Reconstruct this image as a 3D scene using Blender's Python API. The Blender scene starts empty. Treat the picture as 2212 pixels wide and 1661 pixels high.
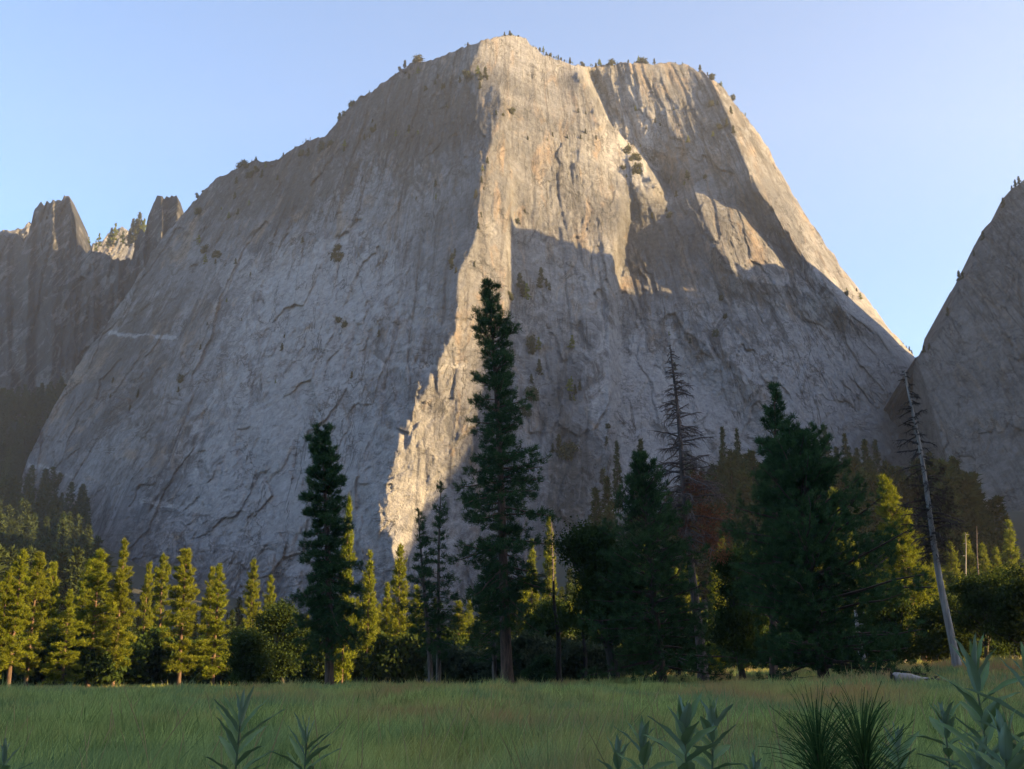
import bpy, math, random
import numpy as np
from math import radians, sin, cos, tan, atan, pi
random.seed(7)
sc = bpy.context.scene
COL = sc.collection
# ------------------------------------------------------------------ camera
F = 1106 / tan(radians(25.0)); CX, CY, HY = 1106.0, 830.5, 1430.0
PITCH = atan((HY - CY) / F)
CAMZ = 1.5
HAZE = 0.9e-4
cam = bpy.data.cameras.new('camera'); camo = bpy.data.objects.new('camera', cam); COL.objects.link(camo)
camo.location = (0, 0, CAMZ); camo.rotation_euler = (pi / 2 + PITCH, 0, 0)
cam.sensor_fit = 'HORIZONTAL'; cam.sensor_width = 36; cam.lens = 18 / tan(radians(25.0))
cam.clip_start = .1; cam.clip_end = 20000
sc.camera = camo
# ------------------------------------------------------------------ sky and sun
SUN_AZ, SUN_EL = radians(104), radians(14)       # azimuth clockwise from the view direction (+Y)
S = np.array([sin(SUN_AZ) * cos(SUN_EL), cos(SUN_AZ) * cos(SUN_EL), sin(SUN_EL)])
w = bpy.data.worlds.new('World'); sc.world = w; w.use_nodes = True
nt = w.node_tree; bg = nt.nodes['Background']
sky = nt.nodes.new('ShaderNodeTexSky'); sky.sky_type = 'NISHITA'; sky.sun_disc = False
sky.sun_elevation = SUN_EL; sky.sun_rotation = SUN_AZ
sky.altitude = 1200; sky.air_density = 1.0; sky.dust_density = 1.3; sky.ozone_density = 3.0
nt.links.new(sky.outputs[0], bg.inputs[0]); bg.inputs[1].default_value = 0.08
sl = bpy.data.lights.new('sun', 'SUN'); sl.energy = 5.0; sl.angle = radians(0.5); sl.color = (1.0, .66, .29)
so = bpy.data.objects.new('sun', sl); COL.objects.link(so)
from mathutils import Vector
so.rotation_euler = Vector(S).to_track_quat('Z', 'Y').to_euler(); so.location = (300, -50, 400)
sc.view_settings.view_transform = 'Standard'; sc.view_settings.look = 'None'
sc.view_settings.exposure = 2.42; sc.view_settings.gamma = 1
sc.cycles.max_bounces = 6; sc.cycles.diffuse_bounces = 3; sc.cycles.transmission_bounces = 4
sc.cycles.volume_bounces = 0; sc.cycles.use_denoising = True

# ------------------------------------------------------------------ helpers
def ray(px, py):
    """direction (x/y, z/y) through a point of the 2212-wide picture"""
    px = np.asarray(px, float); py = np.asarray(py, float)
    dx = (px - CX) / F; dz = (CY - py) / F
    wy = cos(PITCH) - dz * sin(PITCH); wz = sin(PITCH) + dz * cos(PITCH)
    return dx / wy, wz / wy
def at(px, py, D):
    a, b = ray(px, py); return np.array([a * D, D + 0 * a, CAMZ + b * D]).T
def tag(o, label=None, cat=None, group=None, kind=None):
    if label: o['label'] = label
    if cat: o['category'] = cat
    if group: o['group'] = group
    if kind: o['kind'] = kind
    return o
def mesh(name, V, Fc, mat=None, parent=None, smooth=False, attrs=None, nper=None):
    """V (n,3); Fc (m,k) array, or a list of such arrays"""
    me = bpy.data.meshes.new(name); V = np.asarray(V, np.float32)
    Fs = Fc if isinstance(Fc, list) else [Fc]
    Fs = [np.asarray(f, np.int32) for f in Fs if len(f)]
    me.vertices.add(len(V)); me.vertices.foreach_set('co', V.ravel())
    loops = np.concatenate([f.ravel() for f in Fs]); tot = np.concatenate([np.full(len(f), f.shape[1], np.int32) for f in Fs])
    me.loops.add(len(loops)); me.loops.foreach_set('vertex_index', loops)
    me.polygons.add(len(tot)); st = np.zeros(len(tot), np.int32); st[1:] = np.cumsum(tot)[:-1]
    me.polygons.foreach_set('loop_start', st)
    me.polygons.foreach_set('use_smooth', np.full(len(tot), bool(smooth)))
    if attrs:
        for k, v in attrs.items():
            a = me.attributes.new(k, 'FLOAT', 'POINT'); a.data.foreach_set('value', np.asarray(v, np.float32))
    me.update(); me.validate()
    if mat: me.materials.append(mat)
    o = bpy.data.objects.new(name, me); COL.objects.link(o)
    if parent: o.parent = parent
    return o
def empty(name, loc):
    o = bpy.data.objects.new(name, None); COL.objects.link(o); o.location = loc; o.empty_display_size = .5; return o
_tabs = [np.random.RandomState(i).rand(512, 512) for i in range(12)]
def vn(u, v, k=0):
    """smooth value noise in 0..1"""
    T = _tabs[k % 12]; u = np.asarray(u, float) + 1000.5 + 17 * k; v = np.asarray(v, float) + 1000.5 + 31 * k
    iu = np.floor(u).astype(int); iv = np.floor(v).astype(int); fu = u - iu; fv = v - iv
    fu = fu * fu * (3 - 2 * fu); fv = fv * fv * (3 - 2 * fv)
    a = T[iu & 511, iv & 511]; b = T[(iu + 1) & 511, iv & 511]; c = T[iu & 511, (iv + 1) & 511]; d = T[(iu + 1) & 511, (iv + 1) & 511]
    return (a * (1 - fu) + b * fu) * (1 - fv) + (c * (1 - fu) + d * fu) * fv
def fbm(u, v, k=0, n=4):
    s = 0; a = .5
    for i in range(n): s = s + a * vn(u * 2 ** i, v * 2 ** i, k + i); a *= .5
    return s / (1 - .5 ** n)
def inpoly(px, py, P):
    P = np.array(P, float); r = np.zeros(np.shape(px), bool); j = len(P) - 1
    for i in range(len(P)):
        xi, yi = P[i]; xj, yj = P[j]
        if yi != yj:
            c = ((yi > py) != (yj > py)) & (px < (xj - xi) * (py - yi) / (yj - yi) + xi); r ^= c
        j = i
    return r
def gridfaces(nr, nc):
    i = np.arange(nr * nc).reshape(nr, nc)
    return np.stack([i[:-1, :-1], i[1:, :-1], i[1:, 1:], i[:-1, 1:]], -1).reshape(-1, 4)
# ---- node helpers
class NT:
    def __init__(s, name):
        s.m = bpy.data.materials.new(name); s.m.use_nodes = True; s.t = s.m.node_tree
        s.t.nodes.clear(); s.out = s.n('ShaderNodeOutputMaterial')
    def n(s, ty, _in=None, **kw):
        o = s.t.nodes.new(ty)
        for k, v in kw.items(): setattr(o, k, v)
        for k, v in (_in or {}).items():
            if isinstance(v, bpy.types.NodeSocket): s.t.links.new(v, o.inputs[k])
            else: o.inputs[k].default_value = v
        return o
    def noise(s, vec, scale, detail=4, rough=.55, dist=0):
        return s.n('ShaderNodeTexNoise', {'Vector': vec, 'Scale': scale, 'Detail': detail, 'Roughness': rough, 'Distortion': dist}).outputs[0]
    def ramp(s, fac, stops):
        r = s.n('ShaderNodeValToRGB', {'Fac': fac}); e = r.color_ramp.elements
        while len(e) < len(stops): e.new(.5)
        for i, (p, c) in enumerate(stops):
            e[i].position = p; e[i].color = (c, c, c, 1) if isinstance(c, (int, float)) else (*c, 1)
        return r.outputs[0]
    def mix(s, fac, a, b, blend='MIX'):
        o = s.n('ShaderNodeMix', data_type='RGBA', blend_type=blend)
        for k, v in ((0, fac), (6, a), (7, b)):
            if isinstance(v, bpy.types.NodeSocket): s.t.links.new(v, o.inputs[k])
            else: o.inputs[k].default_value = v if isinstance(v, (int, float)) else (*v, 1)
        return o.outputs[2]
    def math(s, op, a, b=0.0):
        o = s.n('ShaderNodeMath', operation=op)
        for k, v in ((0, a), (1, b)):
            if isinstance(v, bpy.types.NodeSocket): s.t.links.new(v, o.inputs[k])
            else: o.inputs[k].default_value = v
        return o.outputs[0]
    def end(s, sh):
        s.t.links.new(sh, s.out.inputs[0]); return s.m

# ------------------------------------------------------------------ rock material
def rock_mat(name, ca, cb, cc, dark=.6, scale=1.0, bump=1.0):
    m = NT(name); geo = m.n('ShaderNodeNewGeometry').outputs['Position']
    st = m.n('ShaderNodeAttribute', attribute_name='sc').outputs['Fac']      # coordinate across the fall line
    ty = m.n('ShaderNodeAttribute', attribute_name='tc').outputs['Fac']      # coordinate down the fall line
    v2 = m.n('ShaderNodeCombineXYZ', {0: st, 1: ty, 2: 0.0}).outputs[0]
    def sv(a, b): return m.n('ShaderNodeVectorMath', {0: v2, 1: (a, b, 1)}, operation='MULTIPLY').outputs[0]
    big = m.noise(geo, .006 * scale, 6, .6, .6)
    c = m.mix(m.ramp(big, [(.42, 0.), (.58, 1.)]), ca, cb)
    tan_ = m.noise(sv(1 / 45, 1 / 110), 1.0, 7, .62, 1.2)
    c = m.mix(m.ramp(tan_, [(.53, 0.), (.66, .75)]), c, cc)
    pl = m.n('ShaderNodeAttribute', attribute_name='pl').outputs['Fac']
    strk = m.noise(sv(1 / 16, 1 / 150), 1.0, 7, .68, .8)
    c = m.mix(m.ramp(strk, [(.49, .0), (.64, dark)]), c, (.05, .047, .046))
    pn = m.noise(sv(1 / 30, 1 / 60), 1.0, 9, .72, 1.4)
    c = m.mix(m.ramp(m.math('ADD', pn, m.math('MULTIPLY', pl, .30)), [(.52, 0.), (.68, .85)]), c, (.37, .375, .385))
    c = m.mix(m.ramp(m.math('SUBTRACT', pn, m.math('MULTIPLY', pl, .30)), [(.53, 0.), (.68, .8)]), c, (.075, .072, .066))
    fine = m.noise(geo, .16 * scale, 10, .78, .3)
    c = m.mix(.75, c, m.ramp(fine, [(.30, .22), (.5, .5), (.72, .78)]), 'OVERLAY')
    def crackline(vec, wd, off):
        n1 = m.noise(m.n('ShaderNodeVectorMath', {0: vec, 1: (off, off * 2, 0)}, operation='ADD').outputs[0], 1.0, 6, .62, .6)
        return m.ramp(m.math('ABSOLUTE', m.math('SUBTRACT', n1, .5)), [(.0, 1.), (wd, 0.)])
    mask = m.ramp(m.noise(geo, .02 * scale, 4), [(.46, 0.), (.58, 1.)])
    crack = m.math('MULTIPLY', crackline(sv(1 / 42, 1 / 100), .012, 3.1), mask)
    mask2 = m.ramp(m.noise(geo, .035 * scale, 3), [(.5, 0.), (.62, 1.)])
    crack = m.math('MAXIMUM', crack, m.math('MULTIPLY', crackline(sv(1 / 50, 1 / 26), .014, 9.7), mask2))
    long_ = m.math('MULTIPLY', crackline(sv(1 / 48, 1 / 420), .009, 5.3), m.ramp(m.noise(geo, .011 * scale, 4), [(.48, 0.), (.58, 1.)]))
    crack = m.math('MAXIMUM', crack, long_)
    c = m.mix(m.math('MULTIPLY', crack, .8), c, (.04, .038, .035))
    hb = m.math('ADD', m.math('MULTIPLY', m.noise(geo, .14 * scale, 12, .78), 1.5), m.math('MULTIPLY', crack, -.35))
    hb = m.math('ADD', hb, m.math('MULTIPLY', m.noise(sv(1 / 14, 1 / 30), 1., 8, .7), .7))
    bp = m.n('ShaderNodeBump', {'Height': hb, 'Strength': .9 * bump, 'Distance': 5.0})
    b = m.n('ShaderNodeBsdfPrincipled', {'Base Color': c, 'Roughness': .92, 'Normal': bp.outputs[0]})
    b.inputs['Specular IOR Level'].default_value = .15
    return m.end(b.outputs[0])
M = {}
M['granite'] = rock_mat('granite', (.126, .132, .142), (.25, .256, .266), (.29, .225, .165))
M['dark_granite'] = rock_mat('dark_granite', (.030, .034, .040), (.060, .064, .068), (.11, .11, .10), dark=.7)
M['brown_granite'] = rock_mat('brown_granite', (.15, .145, .138), (.22, .212, .20), (.24, .20, .155), dark=.4)

# ------------------------------------------------------------------ main mountain: facet directions -> surface
def lerp_line(P, y):
    P = np.array(P, float); return np.interp(y, P[:, 1], P[:, 0])
SIL = np.array([(-60,1180),(0,1120),(40,1050),(60,990),(100,905),(160,800),(230,700),(300,590),(350,510),(400,455),(440,410),(470,380),(510,365),(545,345),(600,345),(640,315),(665,300),(700,295),(730,262),(770,215),(810,190),(850,160),(890,133),(920,130),(960,118),(1000,98),(1050,80),(1100,74),(1137,80),(1146,97),(1180,117),(1250,140),(1300,141),(1325,136),(1350,132),(1400,135),(1480,135),(1520,155),(1570,195),(1620,260),(1660,320),(1700,395),(1740,460),(1800,550),(1850,615),(1900,680),(1950,740),(1975,768),(2020,830),(2060,900),(2120,1000)], float)
ARETE = [(1040,60),(1040,95),(1012,150),(1030,172),(1078,186),(1085,210),(1075,262),(1055,330),(1045,370),(1038,450),(1030,510),(1005,560),(985,600),(985,710),(930,820),(905,870),(865,930),(850,1000),(830,1060),(815,1150),(850,1170),(850,1400)]
L1 = [(1245,60),(1250,145),(1265,180),(1290,220),(1310,270),(1350,310),(1365,330),(1395,352),(1355,430),(1350,480),(1340,540),(1328,590),(1330,700),(1300,900),(1260,1400)]
G = 6.0
gx = np.arange(-72, 2148 + G, G); gy = np.arange(30, 1410 + G, G)
PX, PY = np.meshgrid(gx, gy)
al = np.full(PX.shape, -38.0); th = np.full(PX.shape, 66.0)
ax = lerp_line(ARETE, PY)
al -= 6 * np.clip((PX - 800) / 200, 0, 1)
al = np.where(PX < 330, -44, al)
r = PX > ax; al[r] = 25; th[r] = 67
band = r & (PX < 1108) & (PY > 170) & (PY < 700); al[band] = 44
band = r & (PY >= 700) & (PX < ax + 110); al[band] = 36
l1 = lerp_line(L1, PY)
rr = PX > l1; al[rr] = -27; th[rr] = 63; q_ = rr & (PX < l1 + 125) & (PY < 400); al[q_] = -48
top = r & ~rr & (PY < 300) & (PX > 1030); al[top] = 20; th[top] = 60
def paint(P, a, t=None):
    q = inpoly(PX, PY, P); al[q] = a
    if t: th[q] = t
paint([(1355,440),(1440,420),(1480,600),(1560,900),(1400,900),(1335,700),(1330,600)], -21, 66)
paint([(1440,600),(1960,760),(2150,1000),(2150,1410),(1280,1410),(1330,900),(1350,640)], 34, 62)
paint([(1440,700),(1560,760),(1700,900),(1800,1000),(1660,960),(1500,820)], -20, 60)
paint([(1300,640),(1420,560),(1500,640),(1480,800),(1350,760)], 5, 64)
paint([(1500,412),(1545,404),(1592,440),(1640,500),(1690,556),(1722,618),(1600,604),(1570,560),(1520,480)], 42, 58)
paint([(1460,505),(1480,520),(1535,590),(1500,592)], 34, 60)
paint([(1365,350),(1400,350),(1440,415),(1400,425),(1372,400)], 20, 55)
paint([(1592,440),(1610,425),(1650,425),(1700,530),(1812,660),(1722,622),(1690,556),(1640,500)], -34, 60)
paint([(1528,150),(1570,230),(1602,320),(1640,410),(1665,440),(1705,505),(1750,570),(1818,664),(1900,720),(2000,860),(2200,860),(2200,100),(1600,60)], 60, 58)
paint([(1000,860),(1110,600),(1180,560),(1300,640),(1300,1400),(1000,1400)], 24, 70)
paint([(1080,690),(1105,690),(1115,1100),(1090,1100)], -50, 70)
n = np.stack([np.sin(np.radians(al)) * np.sin(np.radians(th)), -np.cos(np.radians(al)) * np.sin(np.radians(th)), np.cos(np.radians(th))], -1)
def rvec(px, py):
    a, b = ray(px, py); return np.stack([a, np.ones_like(a), b], -1)
R0 = rvec(PX, PY); Rx = rvec(PX + 1, PY) - R0; Ry = rvec(PX, PY + 1) - R0
den = np.minimum((n * R0).sum(-1), -.12)
gX = -(n * Rx).sum(-1) / den * G; gY = -(n * Ry).sum(-1) / den * G
# sharp steps where one buttress stands in front of the next
def step(P, jump, wd=12):
    global gX
    lx = lerp_line(P, PY); ys = [p[1] for p in P]
    q = (np.abs(PX - lx) < wd) & (PY > min(ys)) & (PY < max(ys)); gX = np.where(q, gX + jump * G / (2 * wd), gX)
step([(1255,150),(1290,220),(1310,270),(1350,310),(1395,352),(1440,415)], .15, 9)
step([(1104,400),(1104,700),(1090,760),(1050,860),(1030,1000)], .04)
step([(1592,440),(1640,500),(1690,556),(1735,620)], .04)
step([(1355,440),(1350,480),(1340,540),(1328,600),(1328,1000)], .06)
def poisson(gX, gY):
    ny, nx = gX.shape
    mx = .5 * (gX[:, 1:] + gX[:, :-1]); my = .5 * (gY[1:] + gY[:-1])
    d = np.zeros((ny, nx)); d[:, :-1] += mx; d[:, 1:] -= mx; d[:-1] += my; d[1:] -= my
    e = np.concatenate([d, d[::-1]], 0); e = np.concatenate([e, e[:, ::-1]], 1)
    f = np.fft.fft2(e); ky = 2 * np.cos(pi * np.arange(2 * ny) / ny) - 2; kx = 2 * np.cos(pi * np.arange(2 * nx) / nx) - 2
    L = ky[:, None] + kx[None]; L[0, 0] = 1; f = f / L; f[0, 0] = 0
    return np.real(np.fft.ifft2(f))[:ny, :nx]
PHI = poisson(gX, gY)
def samp(A, px, py):
    u = np.clip((np.asarray(px, float) - gx[0]) / G, 0, len(gx) - 1.001); v = np.clip((np.asarray(py, float) - gy[0]) / G, 0, len(gy) - 1.001)
    i = u.astype(int); j = v.astype(int); a = u - i; b = v - j
    return (A[j, i] * (1 - a) + A[j, i + 1] * a) * (1 - b) + (A[j + 1, i] * (1 - a) + A[j + 1, i + 1] * a) * b
PHI += math.log(640) - samp(PHI, 860, 1180)
def fallcoord(px, py):
    return (px - 1112) / (py + 800.) * 1330, py + 0.0
def sawt(x, k):
    x = x - np.floor(x); return np.minimum(x / k, (1 - x) / (1 - k)) - .5
def facets(u, v, k):
    """angular blocks: every jittered cell is a plane of its own height and tilt"""
    T = [_tabs[(k + q) % 12] for q in range(5)]
    iu = np.floor(u).astype(int); iv = np.floor(v).astype(int); bd = np.full(np.shape(u), 9.); out = np.zeros(np.shape(u))
    for a in (-1, 0, 1):
        for b in (-1, 0, 1):
            x = (iu + a) & 511; y = (iv + b) & 511; du = u - (iu + a + .1 + .8 * T[0][x, y]); dv = v - (iv + b + .1 + .8 * T[1][x, y])
            d = np.abs(du) * .75 + np.abs(dv) * .55 + .45 * np.hypot(du, dv); q = d < bd; bd = np.where(q, d, bd)
            out = np.where(q, (T[2][x, y] - .5) * .9 + (T[3][x, y] - .5) * 1.9 * du + (T[4][x, y] - .5) * 1.5 * dv, out)
    return out
def detail(px, py):
    s, t = fallcoord(px, py)
    wp = fbm(s / 190, t / 300, 3, 3) - .5; w2 = fbm(s / 50, t / 70, 5, 5) - .5
    m1 = np.clip((vn(s / 130, t / 170, 6) - .38) * 4, 0, 1); m2 = np.clip((vn(s / 90, t / 80, 9) - .40) * 4, 0, 1)
    A0 = 12 * (fbm(s / 150, t / 260, 0, 3) - .5); d = 0
    axl = lerp_line(ARETE, py); amp = 1 - .50 * np.exp(-((px - axl - 55) / 80) ** 2) - .22 * np.clip((px - axl) / 60, 0, 1) * np.clip((1400 - px) / 100, 0, 1)
    d = d + m1 * 2.6 * sawt(s / 78 + 1.0 * wp + .12 * w2, .86)
    d = d + m2 * 1.3 * sawt(-s / 37 + 1.2 * wp + .15 * w2 + t / 420, .8)
    s2 = s + 26 * w2 + 3 * (fbm(s / 9, t / 9, 2, 3) - .5) * 2; t2 = t + 34 * wp + 5 * (fbm(s / 11, t / 11, 9, 3) - .5) * 2
    d = d + 4.4 * facets((s2 + .05 * t2) / 60, t2 / 170, 0)
    d = d + 2.7 * facets((s2 - .08 * t2) / 27 + 7, t2 / 58, 3) * (.5 + .8 * m2)
    d = d + 1.25 * facets((s2 + .1 * t2) / 11.5 + 3, t2 / 21, 6) * (.4 + .9 * m1)
    d = d + .75 * facets(s2 / 5.2, t2 / 8.5, 8)
    d = d + 3.4 * (fbm(s / 36, t / 66, 7, 7) - .5)
    rl = 1 - np.abs(2 * fbm(s / 52 + .5 * wp, t / 460, 10, 3) - 1) * 11; d = d - 3.4 * np.clip(rl, 0, 1) ** 1.5 * (.1 + m1) * np.clip((vn(s / 120, t / 260, 1) - .35) * 4, 0, 1)
    rd = 1 - np.abs(2 * fbm(s / 46, t / 170, 1, 3) - 1) * 4.5; d = d - 4.0 * np.clip(rd, 0, 1) ** 2 * (.2 + m2)
    return A0 + d * amp
def palemap(px, py):
    v = 0 * px
    for x, y, rx, ry, a in ((690,640,170,170,.9),(620,1000,230,200,.8),(1460,860,170,160,1.),(1380,330,70,120,.6),(800,420,90,160,.2),(1250,800,120,250,.3),(720,1150,260,160,.5),(640,400,260,110,-.8),(900,240,160,110,-.8),(300,760,120,250,-.5),(1560,260,120,160,-.4),(1400,520,80,140,-.6),(1560,760,160,100,-.5),(1230,1000,60,250,-.9),(1760,830,260,210,.75),(1900,950,160,160,.5)):  # pale patches low at right make up for sky light blocked by ridge
        v = v + a * np.exp(-((px - x) / rx) ** 2 - ((py - y) / ry) ** 2)
    for x0, x1, y0, y1, a in ((235,385,718,730,1.6),(300,480,1080,1112,1.8),(600,1010,770,792,1.6),(60,160,1005,1030,1.2),(400,560,1090,1120,1.2)):
        tt = np.clip((px - x0) / (x1 - x0), 0, 1); yy = y0 + (y1 - y0) * tt + 12 * (fbm(px / 22, px * 0, 3) - .5) * 2
        v = v + a * np.exp(-((py - yy) / 4.5) ** 2) * ((px > x0) & (px < x1)) * (vn(px / 14, py / 6, 4) + .2)
    return v
def surf(px, py, det=True):
    y = np.exp(samp(PHI, px, py))
    if det: y = y - detail(px, py)
    a, b = ray(px, py); return np.stack([a * y, y, CAMZ + b * y], -1)
# shadow line of the neighbouring mountain
SH = [(1100,425),(1108,440),(1130,472),(1150,512),(1180,532),(1250,555),(1328,590),(1440,600),(1530,592),(1600,603),(1722,614),(1760,640),(1818,665),(1900,712),(1960,760)]
SHA = [(1104,470),(1104,560),(1104,640),(1090,690),(1050,760),(1040,850),(1020,950),(960,1040),(900,1170),(870,1210)]
if __name__ == '__main__' and False: pass
Su = np.array([cos(SUN_AZ) * -1, sin(SUN_AZ)]) ; Sw = np.array([sin(SUN_AZ), cos(SUN_AZ)])
def uv(P):
    u = P[..., 0] * Su[0] + P[..., 1] * Su[1]; ww = P[..., 0] * Sw[0] + P[..., 1] * Sw[1]
    return u, P[..., 2] - ww * tan(SUN_EL)
# ------------------------------------------------------------------ rock meshes
def rockmesh(name, px0, px1, npx, npy, sil, ybot, yfun, mat, label, rough=3.6, seed=0, back=((20, -2), (80, -25), (220, -160), (420, -520))):
    xs = np.linspace(px0, px1, npx); top = np.interp(xs, sil[:, 0], sil[:, 1])
    top = top + rough * 2.4 * (fbm(xs / 14, xs * 0 + seed, seed, 4) - .5) * 2 + rough * np.floor(3 * vn(xs / 9, xs * 0, seed + 2)) * .5
    t = np.linspace(0, 1, npy) ** .97
    PXg = np.repeat(xs[None], npy, 0); PYg = top[None] + (ybot - top[None]) * t[:, None]
    y = yfun(PXg, PYg); a, b = ray(PXg, PYg)
    V = np.stack([a * y, y, CAMZ + b * y], -1)
    s_, t_ = fallcoord(PXg, PYg)
    rows = [V]; S_ = [s_]; T_ = [t_]
    top3 = V[0]; PL = palemap(PXg, PYg) if name == 'granite_mountain' and px0 < 0 else 0 * PXg
    out = []
    for d, dz in reversed(back):
        q = top3.copy(); q[:, 1] += d; q[:, 2] += dz + 6 * (vn(xs / 20, xs * 0 + d, 3) - .5) * 2; out.append(q)
        S_.insert(0 if False else len(S_) - 1, np.repeat(s_[:1], 1, 0)); T_.insert(len(T_) - 1, t_[:1] - d * .0 - d)
    V = np.concatenate([np.array(out), V], 0)
    SS = np.concatenate(S_, 0); TT = np.concatenate(T_, 0)
    nr, nc = V.shape[:2]
    o = mesh(name, V.reshape(-1, 3), gridfaces(nr, nc)[:, ::-1], mat, smooth=True, attrs={'sc': SS.ravel(), 'tc': TT.ravel(), 'pl': np.concatenate([np.zeros((len(back), npx)), PL], 0).ravel()})
    tag(o, label, 'mountain', kind='structure'); return o
rockmesh('granite_mountain', -40, 2118, 860, 580, SIL, 1418, lambda x, y: np.exp(samp(PHI, x, y)) - detail(x, y), M['granite'], 'huge grey granite dome with a sunlit vertical edge down its middle', seed=1)
# neighbouring mountain at the right edge: its near flank, and the ridge behind it that shades the dome
def plane_y(al_, th_, px0, py0, y0):
    a = radians(al_); t = radians(th_); nn = np.array([sin(a) * sin(t), -cos(a) * sin(t), cos(t)])
    c = (nn * rvec(np.array(px0), np.array(py0))).sum() * y0
    return lambda x, y: c / np.minimum((nn * rvec(x, y)).sum(-1), -.05)
_p = plane_y(-42, 60, 2212., 385., 815)
SIL2 = np.array([(1972,800),(1978,768),(2005,755),(2030,720),(2050,680),(2068,640),(2072,605),(2090,592),(2112,540),(2130,510),(2150,470),(2170,445),(2180,410),(2200,398),(2212,385),(2260,372),(2330,385),(2450,410),(2560,430)], float)
def hill_y(x, y):
    d = detail(1112 + (x - 2080) * .9, y) * .75
    return _p(x, y) + 130 * np.clip((1978 + (y - 765) * .30 - x) / 90, 0, 1) - d
rockmesh('granite_mountain', 1972, 2560, 300, 380, SIL2, 1330, hill_y, M['brown_granite'], 'brown grey rock mountain flank rising out of the right edge behind haze', seed=4, rough=3)
_pt = np.array(SHA[::-1] + SH, float); _u, _v = uv(surf(_pt[:, 0], _pt[:, 1], False)); _o = np.argsort(_u); _u = _u[_o]; _v = _v[_o]
_ub = []; _vb = []; _i = 0
while _i < len(_u):                                   # points of nearly the same bearing share one crest height
    _j = _i
    while _j < len(_u) and _u[_j] - _u[_i] < 7: _j += 1
    _ub.append(_u[_i:_j].mean()); _vb.append(_v[_i:_j].mean()); _i = _j
_u0 = _ub[0]
CREST = np.array([(100, -60), (295, -60), (318, 170), (_u0 - 8, 190), (_u0 - 4, 105)] + list(zip(_ub, _vb)) + [(_ub[-1] + 250, _vb[-1] - 40), (1900, 150)], float)  # crest solved from wanted shadow edges; its near end added to shade left slope
print('CREST', np.round(CREST).astype(int).tolist())
def ridge(name, u0, u1, n, crest, w0, label, amp=5):
    us = np.linspace(u0, u1, n); v = np.interp(us, crest[:, 0], crest[:, 1]) + amp * (fbm(us / 25, us * 0, 5) - .5) * 2
    zc = v + w0 * tan(SUN_EL)
    prof = [(-.42, 0, 1), (-.28, .35, 1), (-.12, .75, 1), (-.03, .95, 1), (0, 1, 0), (.10, .96, 1), (.4, .7, 1), (.9, .3, 1), (1.4, 0, 1)]
    rows = []
    for k, (dw, f, nz) in enumerate(prof):
        hgt = np.maximum(zc + 10, 5); ww = w0 + dw * hgt * 1.0 + nz * 14 * (fbm(us / 40, us * 0 + k * 3.1, 2) - .5)
        z = -10 + f * hgt + (0 if f in (0, 1) else 1) * 10 * (fbm(us / 30, us * 0 + k * 7.7, 6) - .5)
        P = us[:, None] * Su[None] + ww[:, None] * Sw[None]; rows.append(np.column_stack([P, z]))
    V = np.array(rows); nr, nc = V.shape[:2]
    o = mesh(name, V.reshape(-1, 3), gridfaces(nr, nc), M['brown_granite'], smooth=True, attrs={'sc': np.repeat(us[None] / 2, nr, 0).ravel(), 'tc': np.repeat(np.arange(nr)[:, None] * 60, nc, 1).ravel()})
    return tag(o, label, 'mountain', kind='structure')
ridge('granite_mountain', 260, 1500, 560, CREST, 392, 'unseen rock ridge beyond the right edge, its crest shaped to shade the dome and slopes')
SHADE_CREST = np.array([(-900,200),(-200,240),(60,150),(92,96),(122,84),(127,40),(131,-30),(160,-120),(400,-120)], float)  # unseen wall, invented to keep the meadow and front row in shade
ridge('granite_mountain', -900, 300, 300, SHADE_CREST, 640, 'unseen rock wall added beyond the right edge to shade the meadow and front trees', amp=3)
def sky_block_wall():  # unseen granite wall added to block sky light from behind the viewer
    us = np.linspace(-1500, 1500, 200); rows = []
    for k, (yy, f) in enumerate([(-520, -.02), (-620, .18), (-690, .6), (-760, .95), (-800, 1), (-1000, .98), (-1500, -.02)]):
        rows.append(np.column_stack([us, yy + 60 * (fbm(us / 150, us * 0 + k, 3) - .5), f * (430 + 160 * (fbm(us / 400, us * 0, 2) - .5))]))
    V = np.array(rows); nr, nc = V.shape[:2]
    o = mesh('granite_mountain', V.reshape(-1, 3), gridfaces(nr, nc), M['brown_granite'], smooth=True, attrs={'sc': np.repeat(us[None] / 2, nr, 0).ravel(), 'tc': np.repeat(np.arange(nr)[:, None] * 60, nc, 1).ravel()})
    tag(o, 'unseen granite wall added behind the viewer to cut the sky light', 'mountain', kind='structure')
sky_block_wall()
# distant spires at the left
SP = np.array([(-900,820),(-620,640),(-430,520),(-260,470),(-120,520),(0,508),(28,500),(55,520),(68,480),(76,452),(98,434),(112,428),(128,423),(146,430),(158,442),(164,475),(162,520),(175,532),(205,538),(250,548),(282,556),(300,500),(314,486),(319,455),(334,440),(347,421),(366,417),(381,420),(385,440),(389,465),(410,475),(520,500),(640,600)], float)
_q = plane_y(-32, 74, 150., 520., 1500)
def spire_y(x, y):
    b = 30 * np.exp(-((x - 118) / 34) ** 2) + 22 * np.exp(-((x - 352) / 30) ** 2) * np.clip((640 - y) / 150, 0, 1)
    return _q(x, y) - b - detail(x * 1.9 + 300, y * 1.1) * 2.4 - 20 * sawt(x / 47 + .8 * fbm(x / 60, y / 200, 3), .75) - 10 * sawt(-x / 29 + 1.2 * fbm(x / 50, y / 160, 6), .7)
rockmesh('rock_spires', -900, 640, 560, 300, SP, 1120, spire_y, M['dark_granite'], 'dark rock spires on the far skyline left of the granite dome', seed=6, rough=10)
SP2 = np.array([(-140,520),(-20,515),(0,500),(22,496),(45,488),(62,480),(90,500),(150,560),(190,560),(200,520),(222,517),(232,506),(246,502),(262,488),(272,490),(284,498),(300,520),(320,560)], float)
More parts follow.
